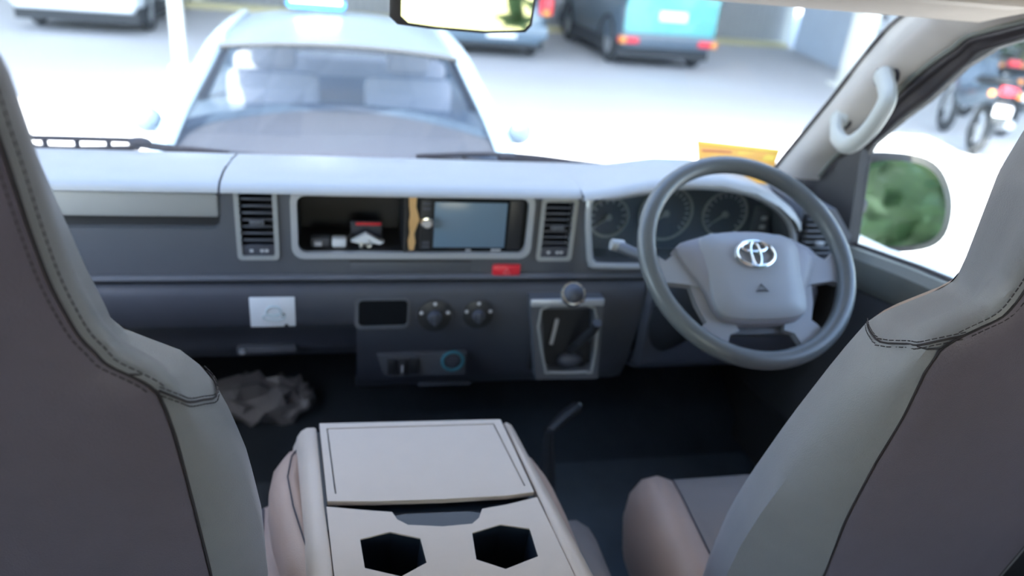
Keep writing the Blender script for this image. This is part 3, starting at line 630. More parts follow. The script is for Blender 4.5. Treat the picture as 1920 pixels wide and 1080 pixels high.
# ------------------------------------------------------------------ front seats
def seat(cx, sil, seam, label, zin, zout, outer=0):
    seam_o = [(.95, .19), (1.45, .17), (1.49, .155)]+[q for q in seam if q[0] > 1.5]
    yb = lambda z: .83-.2*z
    t = thing('front_seat', label, 'seat', (cx, .7, .62), 'front seats')
    zs = [.95, 1.0, 1.06, 1.12, 1.18, 1.24, 1.30, 1.345, 1.39, 1.42, 1.445, 1.46, 1.47, 1.48, 1.49, 1.5, 1.51, 1.522, 1.535, 1.55, 1.57, 1.6, 1.64, 1.68, 1.71, 1.74, 1.77, 1.79, 1.80]
    def half(z, sd=0):
        ws = interp(sil, z); wb = interp(seam_o if sd == outer else seam, z); top = max(0, (z-1.74)/.06); k = 1-.35*top**2
        ws, wb = ws*k, wb*k; y = yb(z); a = 1-.45*top
        mid = (wb+max(ws, wb))/2
        back = [(0, y-.008), (wb*.35, y-.0075), (wb*.7, y-.006), (wb-.012, y-.002), (wb-.002, y+.003)]
        side = [(wb+.0005, y+.004), (wb+.010+.2*max(0, ws-wb), y+.010), (mid+.010, y+.022*a), (max(ws, wb*.97)+.003, y+.042*a), (ws+.001, y+.064*a), (ws-.003, y+.088*a), (ws-.014, y+.108*a)]
        front = [(ws-.014, y+.108*a), (ws-.035, y+.122*a), (ws*.5, y+.112*a), (0, y+.108*a)]
        return back, side, front
    bk, ft = [], []
    for z in zs:
        a, s_, f_ = half(z)
        aL, aR = half(z, -1)[0], half(z, 1)[0]
        bk.append([(cx-x, y, z) for x, y in reversed(aL)]+[(cx+x, y, z) for x, y in aR[1:]])
        ft.append([(cx-x, y, z) for x, y in f_]+[(cx+x, y, z) for x, y in reversed(f_[:-1])])
    b = MB(); b.grid(bk); b.build('back_panel', M_['leather'], t, angle=60)
    b = MB(); b.grid(ft); b.build('front_panel', M_['taupe'], t, angle=60)
    top_ = bk[-1]+[(cx+x, y, 1.80) for x, y in half(1.80, 1)[1]]+list(reversed(ft[-1]))[1:-1]+[(cx-x, y, 1.80) for x, y in reversed(half(1.80, -1)[1])]
    mx_, my_ = cx, sum(p[1] for p in top_)/len(top_)
    b = MB(); b.loft([top_]+[[(mx_+(p[0]-mx_)*q, my_+(p[1]-my_)*q, zz) for p in top_] for q, zz in ((.93, 1.808), (.7, 1.814), (.3, 1.817))]); b.build('headrest_top', M_['leather_lit'], t, angle=60)
    zcol = [zin+(zout-zin)*min(1, j/4) for j in range(7)]
    def sidepts(z0s, z1s, n):
        return [[(lambda q: (cx+sg*q[0], q[1], z))(half(z, sg)[1][j]) for j in range(7) for z in (z0s(j)+(z1s(j)-z0s(j))*k/n,)] for k in range(n+1)]
    for sg in (1, -1):
        b = MB(); b.grid(sidepts(lambda j: .95, lambda j: zcol[j], 16)); b.build('side_bolster', M_['leather_lit'], t, angle=60)
        b = MB(); b.grid(sidepts(lambda j: zcol[j], lambda j: 1.80, 40)); b.build('headrest_band', M_['leather_lit'], t, angle=60)
        # sunk seam lines and stitching that follow the panel edges
        edge = smooth_pts([(cx+sg*(half(z, sg)[1][0][0]-.0008), half(z, sg)[1][0][1]-.0002, z) for z in zs], 4)
        b = MB(); b.tube(edge, .0013, 6); b.build('panel_seam', M_['thread'], t)
        cross = smooth_pts([(cx+sg*half(zcol[j], sg)[1][j][0], half(zcol[j], sg)[1][j][1]-.001, zcol[j]) for j in range(7)], 3)
        cross = [p+V((sg*.0012, -.0005, .0006)) for p in cross]
        b = MB(); b.tube(cross, .0011, 6); b.build('shoulder_seam', M_['thread'], t)
        s = MB()
        def dashes(pts, off, step=.0065, ln=.0047):
            acc = 0; pts = [p+off for p in pts]
            for p, q in zip(pts, pts[1:]):
                d = (q-p).length
                if d < 1e-6: continue
                while acc < d:
                    a_ = p+(q-p)*(acc/d); e = a_+(q-p).normalized()*ln; s.tube([a_, e], .0006, 4); acc += step
                acc -= d
        up_e = [p for p in edge if p.z >= zin]
        dashes([V((cx+sg*(abs(p.x-cx)-.005), p.y-.0028, p.z)) for p in up_e], V((0, 0, 0)))
        dashes([V((cx+sg*(abs(p.x-cx)+.0055), p.y+.0030, p.z+.002)) for p in up_e], V((sg*.0012, -.0012, 0)))
        dashes(cross, V((sg*.0008, -.0006, .004))); dashes(cross, V((sg*.0012, -.0006, -.004)))
        o = s.build('stitching', M_['thread'], t, smooth=False); o['kind'] = 'stuff'
        # crease where the headrest runs into the shoulder
        z0 = 1.512; hb = half(z0, sg)[1]
        b = MB(); b.tube([(cx+sg*(x+.0004), y-.0006, z0-.004*i) for i, (x, y) in enumerate(hb[:5])], .0009, 5); b.build('crease', M_['thread'], t)
    # cushion
    x0, x1 = cx-.245, cx+.245
    rows = []
    def cs(y, zt, f):  # cross-section at y
        hb = .245*f
        return [(cx-hb+.012, y, .82), (cx-hb, y, .90), (cx-hb+.004, y, zt-.03), (cx-hb+.022, y, zt), (cx-hb+.05, y, zt+.006), (cx-hb+.075, y, zt-.006),
                (cx+hb-.075, y, zt-.006), (cx+hb-.05, y, zt+.006), (cx+hb-.022, y, zt), (cx+hb-.004, y, zt-.03), (cx+hb, y, .90), (cx+hb-.012, y, .82)]
    st_ = [(.56, .97, .98), (.66, .985, 1), (.80, 1.0, 1), (.90, 1.008, .99), (.95, 1.004, .975), (.975, .985, .95), (.985, .95, .93), (.985, .88, .92)]
    S_ = [cs(*q) for q in st_]
    for nm, sl_, m in (('cushion_bolster', slice(0, 6), 'taupe'), ('cushion_centre', slice(5, 7), 'taupec'), ('cushion_bolster', slice(6, 12), 'taupe')):
        b = MB(); b.grid([r_[sl_] for r_ in S_]); b.build(nm, M_[m], t, angle=60)
    b = MB(); b.f([b.v(p) for p in S_[-1]]); b.build('cushion_front', M_['taupec'], t)
    for i in (5, 6):
        b = MB(); b.tube([V(r_[i])+V((0, 0, .001)) for r_ in S_], .0014, 5); b.build('cushion_seam', M_['thread'], t)
    b = MB(); b.box((cx-.20, .50, .62), (cx+.20, .93, .83), .02); b.build('seat_base', M_['black'], t)
    return t
silL = [(.95, .195), (1.06, .198), (1.161, .201), (1.258, .202), (1.343, .195), (1.403, .184), (1.445, .172), (1.467, .155), (1.479, .135), (1.493, .112), (1.51, .100), (1.532, .097), (1.569, .09), (1.621, .083), (1.668, .077), (1.708, .071), (1.8, .062)]
seamL = [(.95, .16), (1.247, .159), (1.354, .156), (1.438, .153), (1.470, .150), (1.495, .146), (1.508, .132), (1.522, .116), (1.548, .103), (1.587, .094), (1.642, .091), (1.7, .09), (1.8, .085)]
silR = [(.95, .215), (1.065, .225), (1.162, .228), (1.226, .222), (1.332, .204), (1.436, .18), (1.485, .164), (1.499, .145), (1.513, .119), (1.526, .094), (1.54, .080), (1.567, .083), (1.612, .092), (1.67, .104), (1.8, .10)]
seamR = [(.95, .11), (1.128, .12), (1.247, .142), (1.338, .149), (1.414, .150), (1.482, .158), (1.515, .155), (1.535, .128), (1.549, .108), (1.58, .10), (1.67, .112), (1.8, .105)]
seat(-.29, silL, seamL, 'grey leather passenger seat at left, its stitched back towards the camera', 1.494, 1.44, -1)
seat(.725, silR, seamR, 'grey leather driver seat at right, behind the steering wheel', 1.528, 1.482, 1)

# ------------------------------------------------------------------ folded centre seat with tray and cup holders
T = thing('folded_centre_seat', 'folded centre seat back with grey plastic tray and two cup holders', 'seat', (.12, .7, .85))
ZT = 1.15
P = lambda px, py, z=ZT: at(px, py, z=z)
def ext(a, b_, y): s = (y-a.y)/(b_.y-a.y); return a+(b_-a)*s
li0, li1 = P(596, 798), P(612, 950); li2 = P(626, 1080)
ri0, ri1 = P(940, 789), P(1007, 932); ri2 = P(1078, 1080)
lo0, lo1 = P(562, 806), P(585, 1080)
ro0, ro1 = P(962, 794), P(1118, 1080)
YE = .47
def rail(inner, outerl, sg, nm):
    rings = []
    ys = [inner[0].y+.004, inner[0].y-.006, .85, inner[1].y, .70, .62, YE]
    for k, y in enumerate(ys):
        i_ = ext(inner[0], inner[1], y) if y > inner[1].y else ext(inner[1], inner[2], y)
        gp = .003 if y >= inner[1].y else .0008
        o_ = ext(outerl[0], outerl[1], y); dz = -.012 if k == 0 else 0
        rings.append([(i_.x+sg*gp, y, 1.025), (i_.x+sg*gp, y, ZT-.001+dz), (i_.x+sg*(gp+.0025), y, ZT+.001+dz), (o_.x-sg*.010, y, ZT+.001+dz), (o_.x-sg*.002, y, ZT-.004+dz), (o_.x+sg*.004, y, ZT-.014+dz), (o_.x+sg*.010, y, ZT-.04), (o_.x+sg*.016, y, ZT-.075), (o_.x+sg*.016, y, 1.025)])
    b = MB(); b.loft(rings); return b.build(nm, M_['tray'], T, angle=50)
rail((li0, li1, li2), (lo0, lo1), -1, 'side_rail')
rail((ri0, ri1, ri2), (ro0, ro1), 1, 'side_rail')
b = MB(); pr = [V((ext(ro0, ro1, y).x+.0125, y, ZT-.048)) for y in (.90, .8, .7, .6, YE)]; b.tube(pr, .0016, 6); b.build('rail_seam', M_['black'], T)
# rear plate with two octagonal holes
front = [P(612, 951), P(680, 957), P(735, 961), P(745, 975), P(765, 985), P(830, 988), P(885, 983), P(898, 972), P(904, 955), P(950, 947), P(1007, 933)]
def xy(p): return (p.x, p.y)
bl_ = ext(li1, li2, YE); br_ = ext(ri1, ri2, YE)
outer_ = [xy(p) for p in front]+[(br_.x-.001, YE), (bl_.x+.001, YE)]
c1o = [P(677, 1014), P(731, 999), P(786, 1008), P(800, 1052), P(775, 1068), P(748, 1085), P(690, 1070), P(678, 1050)]
c1o = [P(675, 1012), P(731, 998), P(788, 1010), P(800, 1056), P(752, 1082), P(684, 1066)]
c2o = [P(885, 1000), P(938, 984), P(993, 992), P(1009, 1044), P(948, 1068), P(893, 1050)]
b = MB(); b.prism(outer_, (0, 0, ZT-.006), (1, 0, 0), (0, 1, 0), .007, [[xy(p) for p in c1o], [xy(p) for p in c2o]], .0012); b.build('cup_plate', M_['tray'], T)
for c_ in (c1o, c2o):
    m_ = V((sum(p.x for p in c_)/6, sum(p.y for p in c_)/6, 0))
    wall = lambda s, z: [(m_.x+(p.x-m_.x)*s, m_.y+(p.y-m_.y)*s, z) for p in c_]
    b = MB(); b.loft([wall(1.0, ZT-.001), wall(.985, ZT-.012), wall(.93, ZT-.03), wall(.9, ZT-.075)], caps=False); b.f([b.v(p) for p in wall(.9, ZT-.075)]); b.build('cup_holder', M_['navy'], T, angle=20)
# lid: frame and inset panel; dark channel; latch
lid_o = [P(599, 797), P(938, 789), P(1001, 925), P(950, 932), P(830, 939), P(700, 943), P(614, 943)]
lid_i = [P(612, 806), P(926, 797), P(985, 914), P(830, 925), P(628, 929)]
b = MB(); b.prism([xy(p) for p in lid_o], (0, 0, ZT-.004), (1, 0, 0), (0, 1, 0), .007, [[xy(p) for p in lid_i]], .0012); lid = b.build('lid_frame', M_['tray'], T)
b = MB(); m_ = V((sum(p.x for p in lid_i)/5, sum(p.y for p in lid_i)/5, 0)); b.prism([(m_.x+(p.x-m_.x)*.985, m_.y+(p.y-m_.y)*.985) for p in lid_i], (0, 0, ZT-.004), (1, 0, 0), (0, 1, 0), .0062, bev=.0008); b.build('lid_panel', M_['tray'], T)
b = MB(); b.prism([xy(ext(li0, li1, 1.0)), xy(ext(ri0, ri1, 1.0)), (br_.x, YE), (bl_.x, YE)], (0, 0, 1.02), (1, 0, 0), (0, 1, 0), .05); b.build('tray_core', M_['black'], T)
b = MB(); b.prism([(li0.x-.005, li0.y), (ri0.x+.005, ri0.y-.0), (ri1.x+.004, ri1.y-.02), (li1.x-.003, li1.y-.03)], (0, 0, ZT-.022), (1, 0, 0), (0, 1, 0), .010); b.build('channel', M_['navy'], T)
lt = [P(735, 962), P(745, 976), P(766, 985), P(830, 987), P(884, 982), P(897, 971), P(902, 956), P(880, 952), P(760, 957)]
b = MB(); b.prism([xy(p) for p in lt], (0, 0, ZT-.012), (1, 0, 0), (0, 1, 0), .006, bev=.001); b.build('lid_latch', M_['navy'], T)
# leather seat back under the tray
def cushion(y, ins, zc):
    l = ext(lo0, lo1, y).x-.054+ins; r_ = ext(ro0, ro1, y).x+.050-ins*.6; zm = min(zc, 1.06)
    return [(l+.035, y, 1.02), (l+.012, y, 1.03), (l, y, min(1.06, zc-.03)), (l+.004, y, zc-.026), (l+.018, y, zc-.004), (l+.034, y, zc), (l+.045, y, zc-.006), (l+.062, y, zm), (r_-.075, y, zm), (r_-.05, y, zc-.02), (r_-.018, y, zc-.03), (r_-.004, y, 1.08), (r_, y, 1.06), (r_-.006, y, 1.035), (r_-.03, y, 1.02)]
rows = [cushion(*q) for q in ((.962, .040, 1.085), (.955, .030, 1.105), (.94, .020, 1.120), (.91, .010, 1.130), (.86, .003, 1.134), (.8, .008, 1.134), (.65, .034, 1.130), (YE, .034, 1.12))]
b = MB(); b.loft(rows); b.build('leather_back', M_['taupe'], T, angle=60)
b = MB(); b.tube([V(r_[5])+V((-.004, 0, .001)) for r_ in rows[1:]], .0012, 5); b.build('back_seam', M_['thread'], T)
b = MB(); b.box((-.035, .55, .62), (.30, .93, 1.0), .03); b.build('seat_base', M_['carpet'], T)
b = MB(); rows = []
for y, z in ((.93, .93), (.92, .955), (.88, .965), (.7, .965), (.5, .96)): rows.append([(.26, y, .85), (.262, y, z-.02), (.28, y, z), (.38, y, z), (.405, y, z-.02), (.41, y, .85)])
b.loft(rows); b.build('seat_skirt', M_['taupec'], T, angle=60)

# ------------------------------------------------------------------ mirrors
mc = V((.175, 1.155, 1.738))
t = thing('rear_view_mirror', 'black framed rear-view mirror hanging at the top of the windscreen', 'mirror', tuple(mc))
nrm = V((-.055, -1, .04)).normalized(); ux = V((0, 0, 1)).cross(nrm).normalized()*-1; ux = ux if ux.x > 0 else -ux; uz = nrm.cross(ux); uz = uz if uz.z > 0 else -uz
def mirror_loft(shape, dep):
    b = MB(); rings = []
    for s, n in dep: rings.append([mc+ux*(x*s)+uz*(z*s)+nrm*n for x, z in shape])
    b.loft(rings); return b
shape = [(-.108, .022), (-.098, .034), (-.05, .038), (.05, .038), (.096, .035), (.106, .024), (.103, -.018), (.094, -.028), (.03, -.034), (-.05, -.033), (-.096, -.030), (-.108, -.020)]
b = mirror_loft(shape, ((.8, -.03), (.95, -.022), (1, -.006), (1, .002), (.97, .004))); b.build('mirror_housing', M_['black'], t, angle=50)
gl = [(x*.9+.006, z*.88) for x, z in shape]
b = MB(); b.loft([[mc+ux*x+uz*z+nrm*n for x, z in gl] for n in (.003, .0052)]); b.build('mirror_glass', M_['dimmirror'], t, smooth=False)
b = MB(); b.tube([mc+nrm*-.02, mc+V((0, .01, .03)), mc+V((0, .02, .06))], .008, 8); b.build('mirror_stem', M_['black'], t)
# door mirror
dm = at(1690, 380, x=1.24)
t = thing('door_mirror', 'dark door mirror outside the driver window, round cornered', 'mirror', tuple(dm))
vin = (dm-CAM).normalized(); vout = V((.13, -1, .06)).normalized(); nr = (vout-vin).normalized()
ex = V((0, 0, 1)).cross(nr).normalized(); ex = ex if ex.x > 0 else -ex; ez = nr.cross(ex); ez = ez if ez.z > 0 else -ez
dpx = lambda px, py: (lambda d: CAM+d*(((dm-CAM).dot(nr))/d.dot(nr)))(ray(px, py))
outl = [(p.x, p.y) for p in smooth_pts([V((a_, b_, 0)) for a_, b_ in [(1604, 330), (1612, 303), (1640, 290), (1690, 290), (1735, 300), (1762, 322), (1778, 360), (1780, 400), (1768, 440), (1740, 462), (1690, 470), (1640, 468), (1607, 460), (1600, 440), (1600, 390)]], 3, True)]
ol = [dpx(*p) for p in outl]; mid = sum(ol, V((0, 0, 0)))/len(ol)
b = MB(); b.loft([[mid+(p-mid)*s+V((-.05*q, .10*q, -.02*q))*1 for p in ol] for s, q in ((.45, 1), (.75, .85), (.95, .5), (1.03, .15), (1.03, -.02), (.985, -.05))]); b.build('mirror_housing', M_['case'], t, angle=60)
il = [mid+(p-mid)*.88+nr*.008 for p in ol]
b = MB(); b.loft([il, [p+nr*.002 for p in il]]); b.build('mirror_glass', M_['mirror'], t, smooth=False)
b = MB(); b.tube([(1.075, 1.38, 1.36), (1.12, 1.40, 1.36), mid+V((-.10, .05, -.05))], [.03, .028, .03], 10); b.build('mirror_arm', M_['door'], t)

# sun visor above the driver
b = MB(); b.box((.70, .98, 1.800), (.98, 1.10, 1.818), .006, Matrix.Rotation(R(-8), 3, 'X')); tag(b.build('sun_visor', M_['head']), 'beige sun visor folded up above the windscreen on the driver side', 'sun visor')

# ------------------------------------------------------------------ wipers outside the glass
def wiper(pts_blade, pts_low, pts_arm, knob, label):
    t = thing('windscreen_wiper', label, 'wiper', tuple(knob))
    b = MB(); b.tube(smooth_pts(pts_blade, 4), .0055, 6); b.build('wiper_blade', M_['rubber'], t)
    b = MB(); b.tube(smooth_pts(pts_low, 4), .006, 6); b.build('blade_frame', M_['rubber'], t)
    b = MB(); b.tube(smooth_pts(pts_arm, 4), .008, 6); b.build('wiper_arm', M_['rubber'], t)
    b = MB(); b.ball(knob, .015, 2, (1.6, 1, .8)); b.build('arm_joint', M_['rubber'], t)
    b = MB()
    for s in (.25, .5, .75):
        a = pts_blade[0].lerp(pts_blade[-1], s); c = pts_low[0].lerp(pts_low[-1], s); b.tube([a, c], .006, 5)
    b.build('blade_bridge', M_['rubber'], t)
Q = lambda px, py: at(px, py, y=1.64)
wiper([Q(20, 257), Q(150, 260), Q(262, 263)], [Q(25, 274), Q(130, 279), Q(262, 277)], [Q(250, 268), Q(300, 276), Q(350, 281), Q(430, 289)], Q(262, 267), 'black windscreen wiper resting at left below the white ground')
wiper([Q(780, 293), Q(900, 289), Q(1000, 294), Q(1110, 309)], [Q(800, 299), Q(900, 303), Q(1000, 308), Q(1110, 315)], [Q(940, 296), Q(1060, 304), Q(1180, 318)], Q(950, 295), 'black windscreen wiper resting in the middle of the windscreen base')

# ------------------------------------------------------------------ footwell: bag, pedals, hand brake lever
bag = MB(); cb = at(485, 748, y=1.62)
rings = []
for i in range(15):
    a = PI*i/14; ring = []
    for k in range(22):
        f_ = 2*PI*k/22; rad = math.sin(a)**.7*(1+.38*random.uniform(-1, 1))
        ring.append(cb+V((-.125*math.cos(a)+.01*random.uniform(-1, 1), .05*rad*math.cos(f_), .060*rad*math.sin(f_)+.012*random.uniform(-1, 1)-.0)))
    rings.append(ring)
bag.loft(rings); tag(bag.build('plastic_bag', M_['plasticbag'], smooth=False), 'crumpled clear plastic bag in the dark passenger footwell', 'bag')
zb_ = cb.z-.06
for px, py, lab in ((1345, 770, 'narrow dark accelerator pedal in the driver footwell, furthest right'), (1245, 790, 'wide dark brake pedal in the driver footwell, left of the accelerator')):
    p = at(px, py, y=1.62); t = thing('foot_pedal', lab, 'pedal', tuple(p), 'foot pedals')
    ww = .022 if px > 1300 else .04
    b = MB(); b.box(p-V((ww, .008, .05)), p+V((ww, .008, .05)), .006, Matrix.Rotation(R(-30), 3, 'X')); b.build('pedal_pad', M_['dashd'], t)
    b = MB(); b.tube([p+V((0, .02, 0)), p+V((0, .08, .12)), p+V((0, .10, .3))], .008, 6); b.build('pedal_arm', M_['black'], t)
h0, h1 = at(1030, 808, y=1.20), at(1082, 762, y=1.26)
t = thing('hand_brake', 'dark hand brake lever sloping beside the centre seat', 'lever', tuple(h0))
b = MB(); b.tube([h0, h0.lerp(h1, .5)+V((0, 0, .005)), h1], [.009, .012, .012], 10); b.build('brake_grip', M_['black'], t)
b = MB(); b.tube([V((h0.x-.02, h0.y-.12, .62)), h0+V((.0, -.03, -.12)), h0+V((0, -.005, -.04)), h0], [.03, .02, .012, .009], 8); b.build('brake_shaft', M_['black'], t)
b = MB(); b.disc(h1, (h1-h0), .006, .008, 10); b.build('release_button', M_['satin'], t)

# ------------------------------------------------------------------ vehicles outside
def wheel(b, rb, x, y, r_, wd, sg):
    b.tube([(x, y+(r_-.075)*math.cos(2*PI*k/28), r_+(r_-.075)*math.sin(2*PI*k/28)) for k in range(28)], .075, 10, True, sq=(1, wd/.15))
    rb.disc((x-sg*.02, y, r_), (sg, 0, 0), r_-.11, .07, 24, .01)
    for k in range(5):
        a = 2*PI*k/5; rb.box((x+sg*.045, y-.02, r_-.02), (x+sg*.06, y+.02, r_+.02), .004)
def car(name, label, loc, rz, st, gh, col, opt):
    """local: +y from nose to tail; st = stations (y, z bottom, z top, half width); gh = greenhouse"""
    t = thing(name, label, 'car', loc, local=True, rz=rz)
    rings = []
    for y, zb, zt, hw in st:
        h = zt-zb
        rings.append([(-hw*.90, y, zb), (-hw*.985, y, zb+h*.18), (-hw, y, zb+h*.5), (-hw*.985, y, zt-h*.16), (-hw*.93, y, zt-h*.04), (-hw*.8, y, zt), (-hw*.4, y, zt+.012), (0, y, zt+.016), (hw*.4, y, zt+.012), (hw*.8, y, zt), (hw*.93, y, zt-h*.04), (hw*.985, y, zt-h*.16), (hw, y, zb+h*.5), (hw*.985, y, zb+h*.18), (hw*.90, y, zb)])
    b = MB(); b.loft(rings); b.build('body', M_[col], t, angle=50)
    L = st[-1][0]; hw = max(s[3] for s in st); zb = min(s[1] for s in st)
    b = MB(); b.box((-hw*.95, .25, .17), (hw*.95, L-.12, zb+.1)); b.build('underbody', M_['under'], t, smooth=False)
    # greenhouse
    y0, y1, y2, y3, zb0, zr, w0, w1 = gh     # glass base front, roof front, roof rear, glass base rear, belt z, roof z, half widths
    zf = zr-.05
    def edge(y, z, w, bow, n=9): return [(w*(2*i/(n-1)-1), y-bow*(1-(2*i/(n-1)-1)**2), z+(.0 if z < zr-.2 else .045*(1-(2*i/(n-1)-1)**2))) for i in range(n)]
    b = MB(); b.grid([[tuple(V(p).lerp(V(q), s)) for p, q in zip(edge(y0, zb0, w0, .14), edge(y1, zf, w1, .07))] for s in (0, .33, .66, 1)], .004); b.build('windscreen', M_[opt.get('g1', 'tint')], t)
    b = MB(); b.grid([[tuple(V(p).lerp(V(q), s)) for p, q in zip(edge(y3, zb0+.02, w0, -.08), edge(y2, zf, w1, -.05))] for s in (0, .33, .66, 1)], .004); b.build('rear_window', M_[opt.get('g2', 'dark')], t)
    for sg in (-1, 1):
        ym = (y1+y2)/2+.05
        for ya, yb_, yc, yd in ((y0+.06, y1+.06, ym-.03, ym-.03), (ym+.03, ym+.03, y2-.06, y3-.06)):
            b = MB(); b.grid([[(sg*w0, ya, zb0), (sg*w1, yb_, zf)], [(sg*w0, yd, zb0), (sg*w1, yc, zf)]], .004); b.build('side_window', M_[opt.get('g2', 'dark')], t)
        b = MB(); b.tube([(sg*w0*1.0, y0-.02, zb0-.02), (sg*(w0+w1)/2*1.01, (y0+y1)/2, (zb0+zf)/2+.005), (sg*w1, y1, zf), (sg*w1, y1+.25, zf+.012), (sg*w1, (y1+y2)/2, zf+.015), (sg*w1, y2, zf), (sg*w0, y3+.02, zb0)], [.045, .04, .035, .035, .035, .035, .05], 8); b.build('pillar', M_[col], t)
        b = MB(); b.tube([(sg*w0, ym, zb0), (sg*w1, ym, zf)], .03, 6); b.build('pillar', M_['under'], t)
        b = MB(); b.ball((sg*(w0+.07), y0+.36, zb0+.13), .085, 2, (.8, .5, .75)); b.tube([(sg*w0, y0+.36, zb0+.06), (sg*(w0+.06), y0+.36, zb0+.12)], .025, 6); b.build('side_mirror', M_['slate'], t)
    rows = []
    for s in range(9):
        q = s/8; y = y1+(y2-y1)*q; c = .045+.045*math.sin(PI*q)
        rows.append([(w1*1.0*(2*i/10-1), y-(.07*(1-(2*i/10-1)**2) if s == 0 else 0)+(.05*(1-(2*i/10-1)**2) if s == 8 else 0), zf+.005+c*(1-abs(2*i/10-1)**2.5)) for i in range(11)])
    b = MB(); b.grid(rows, .02); b.build('roof', M_[col], t, angle=60)
    b = MB(); b.tube([(p[0], p[1]-.004, p[2]+.004) for p in edge(y1, zf, w1, .07)], .012, 6); b.build('windscreen_seal', M_['under'], t)
    # wheels
    for yy in opt['axles']:
        for sg in (-1, 1):
            b = MB(); rb = MB(); wheel(b, rb, sg*(hw-.09), yy, opt.get('wr', .30), .19, sg)
            wo_ = b.build('wheel', M_['tyre'], t); rb.build('wheel_rim', M_['rim'], wo_)
            b = MB(); b.tube([(sg*(hw+.002), yy+(opt.get('wr', .3)+.04)*math.cos(PI*k/12), opt.get('wr', .3)+(opt.get('wr', .3)+.04)*math.sin(PI*k/12)) for k in range(13)], .03, 6); b.build('wheel_arch', M_['under'], t)
    # tail: lamps, bumper, plate
    zt = opt.get('lampz', .8); 
    for sg in (-1, 1):
        b = MB(); lw, lh = opt.get('lamp', (.14, .2)); xc = sg*(hw+.01-lw/2); b.box((xc-lw/2, L-.06, zt-lh/2), (xc+lw/2, L+.07, zt+lh/2), .02); lp = b.build('tail_lamp', M_['tail'], t)
        b = MB(); xa = sg*(hw+.01-.06) if opt.get('aoff') else xc
        b.box((xa-.055, L-.05, zt-lh*.52), (xa+.055, L+.076, zt+(lh*.52 if opt.get('aoff') else -lh*.2)), .01); b.build('lamp_amber', M_['amber'], lp)
        b = MB(); b.box((sg*(hw-.14)-.14, -.03, st[0][2]-.16), (sg*(hw-.14)+.14, .06, st[0][2]-.03), .03); b.build('head_lamp', M_['plate'], t)
    b = MB(); bz = opt.get('bumpz', .42); b.loft([[(-hw*.96, L-.12, bz-.1), (-hw*.96, L+.03, bz-.09), (-hw*.96, L+.05, bz), (-hw*.96, L+.03, bz+.09), (-hw*.96, L-.12, bz+.1)], [(hw*.96, L-.12, bz-.1), (hw*.96, L+.03, bz-.09), (hw*.96, L+.05, bz), (hw*.96, L+.03, bz+.09), (hw*.96, L-.12, bz+.1)]]); b.build('rear_bumper', M_[opt.get('bump', 'under')], t)
    b = MB(); b.box((-hw*.96, -.06, .26), (hw*.96, .1, .5), .04); b.build('front_bumper', M_[opt.get('fb', col)], t)
    pz = opt.get('platez', .75); px_ = opt.get('platex', 0)
    b = MB(); b.box((px_-.24, L-.02, pz-.075), (px_+.24, L+.045, pz+.075), .006); b.build('number_plate', M_['plate'], t)
    if opt.get('gate'):
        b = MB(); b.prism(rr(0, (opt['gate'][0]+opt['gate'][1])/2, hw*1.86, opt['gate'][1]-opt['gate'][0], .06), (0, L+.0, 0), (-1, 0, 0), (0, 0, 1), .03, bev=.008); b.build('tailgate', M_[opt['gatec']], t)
    return t
# the pale blue car nose to nose with the van (its nose at y = 2.1)
TX = car('pale_blue_sedan', 'pale blue sedan with roof lamp parked nose to nose right ahead', (.0, 2.12, 0), R(0),
    [(.0, .22, .62, .66), (.06, .2, .70, .74), (.3, .18, .80, .80), (.7, .18, .82, .83), (1.05, .18, .85, .85), (1.5, .18, .90, .86), (2.8, .18, .92, .86), (3.5, .18, .93, .83), (3.9, .2, .90, .80), (4.2, .24, .82, .74), (4.28, .28, .7, .68)],
    (1.02, 1.50, 2.75, 3.35, .85, 1.33, .765, .555), 'bluecar', dict(axles=(.78, 3.3), g1='tint', g2='tint', lampz=.72, bump='bluecar', platez=.6))
b = MB(); b.loft([[(-.27, y, 1.385), (0.0, y, 1.385), (.02, y, 1.40), (.02, y, 1.415), (-.29, y, 1.415), (-.29, y, 1.40)] for y in (2.30, 2.54)]); lb = b.build('roof_lamp_base', M_['sign'], TX)
b = MB(); b.loft([[(-.27, y, 1.415), (0.0, y, 1.415), (-.02, y, 1.53), (-.25, y, 1.53)] for y in (2.32, 2.52)]); b.build('roof_lamp', M_['plate'], TX, smooth=False)
# cabin of the sedan seen through its windscreen
b = MB(); rows = []
for i in range(13):
    s = i/12*2-1; far = 1.74-.46*abs(s)**2; rows.append([(s*.68, 1.02+.12*s*s, .93), (s*.68, .5*(1.02+far)+.05, .955), (s*.68, far, .972), (s*.68, far+.04, .93), (s*.68, far+.05, .75)])
b.grid(rows); b.build('dash_pad', M_['dashm'], TX)
b = MB(); b.tube([(s*.68, 1.74-.46*abs(s)**2+.02, .972) for s in [i/12*2-1 for i in range(13)]], .03, 8); b.build('dash_edge', M_['slate'], TX)
for cx in (-.36, .36):
    b = MB(); b.box((cx-.24, 2.05, .5), (cx+.24, 2.2, 1.08), .05, Matrix.Rotation(R(-10), 3, 'X')); st_ = b.build('front_seat', M_['seatg'], TX)
    b = MB(); b.box((cx-.12, 2.17, 1.08), (cx+.12, 2.26, 1.25), .04); b.build('head_rest', M_['seatg'], st_)
b = MB(); b.box((-.66, 2.85, .5), (.66, 3.0, 1.05), .05); b.build('rear_bench', M_['seatg'], TX)
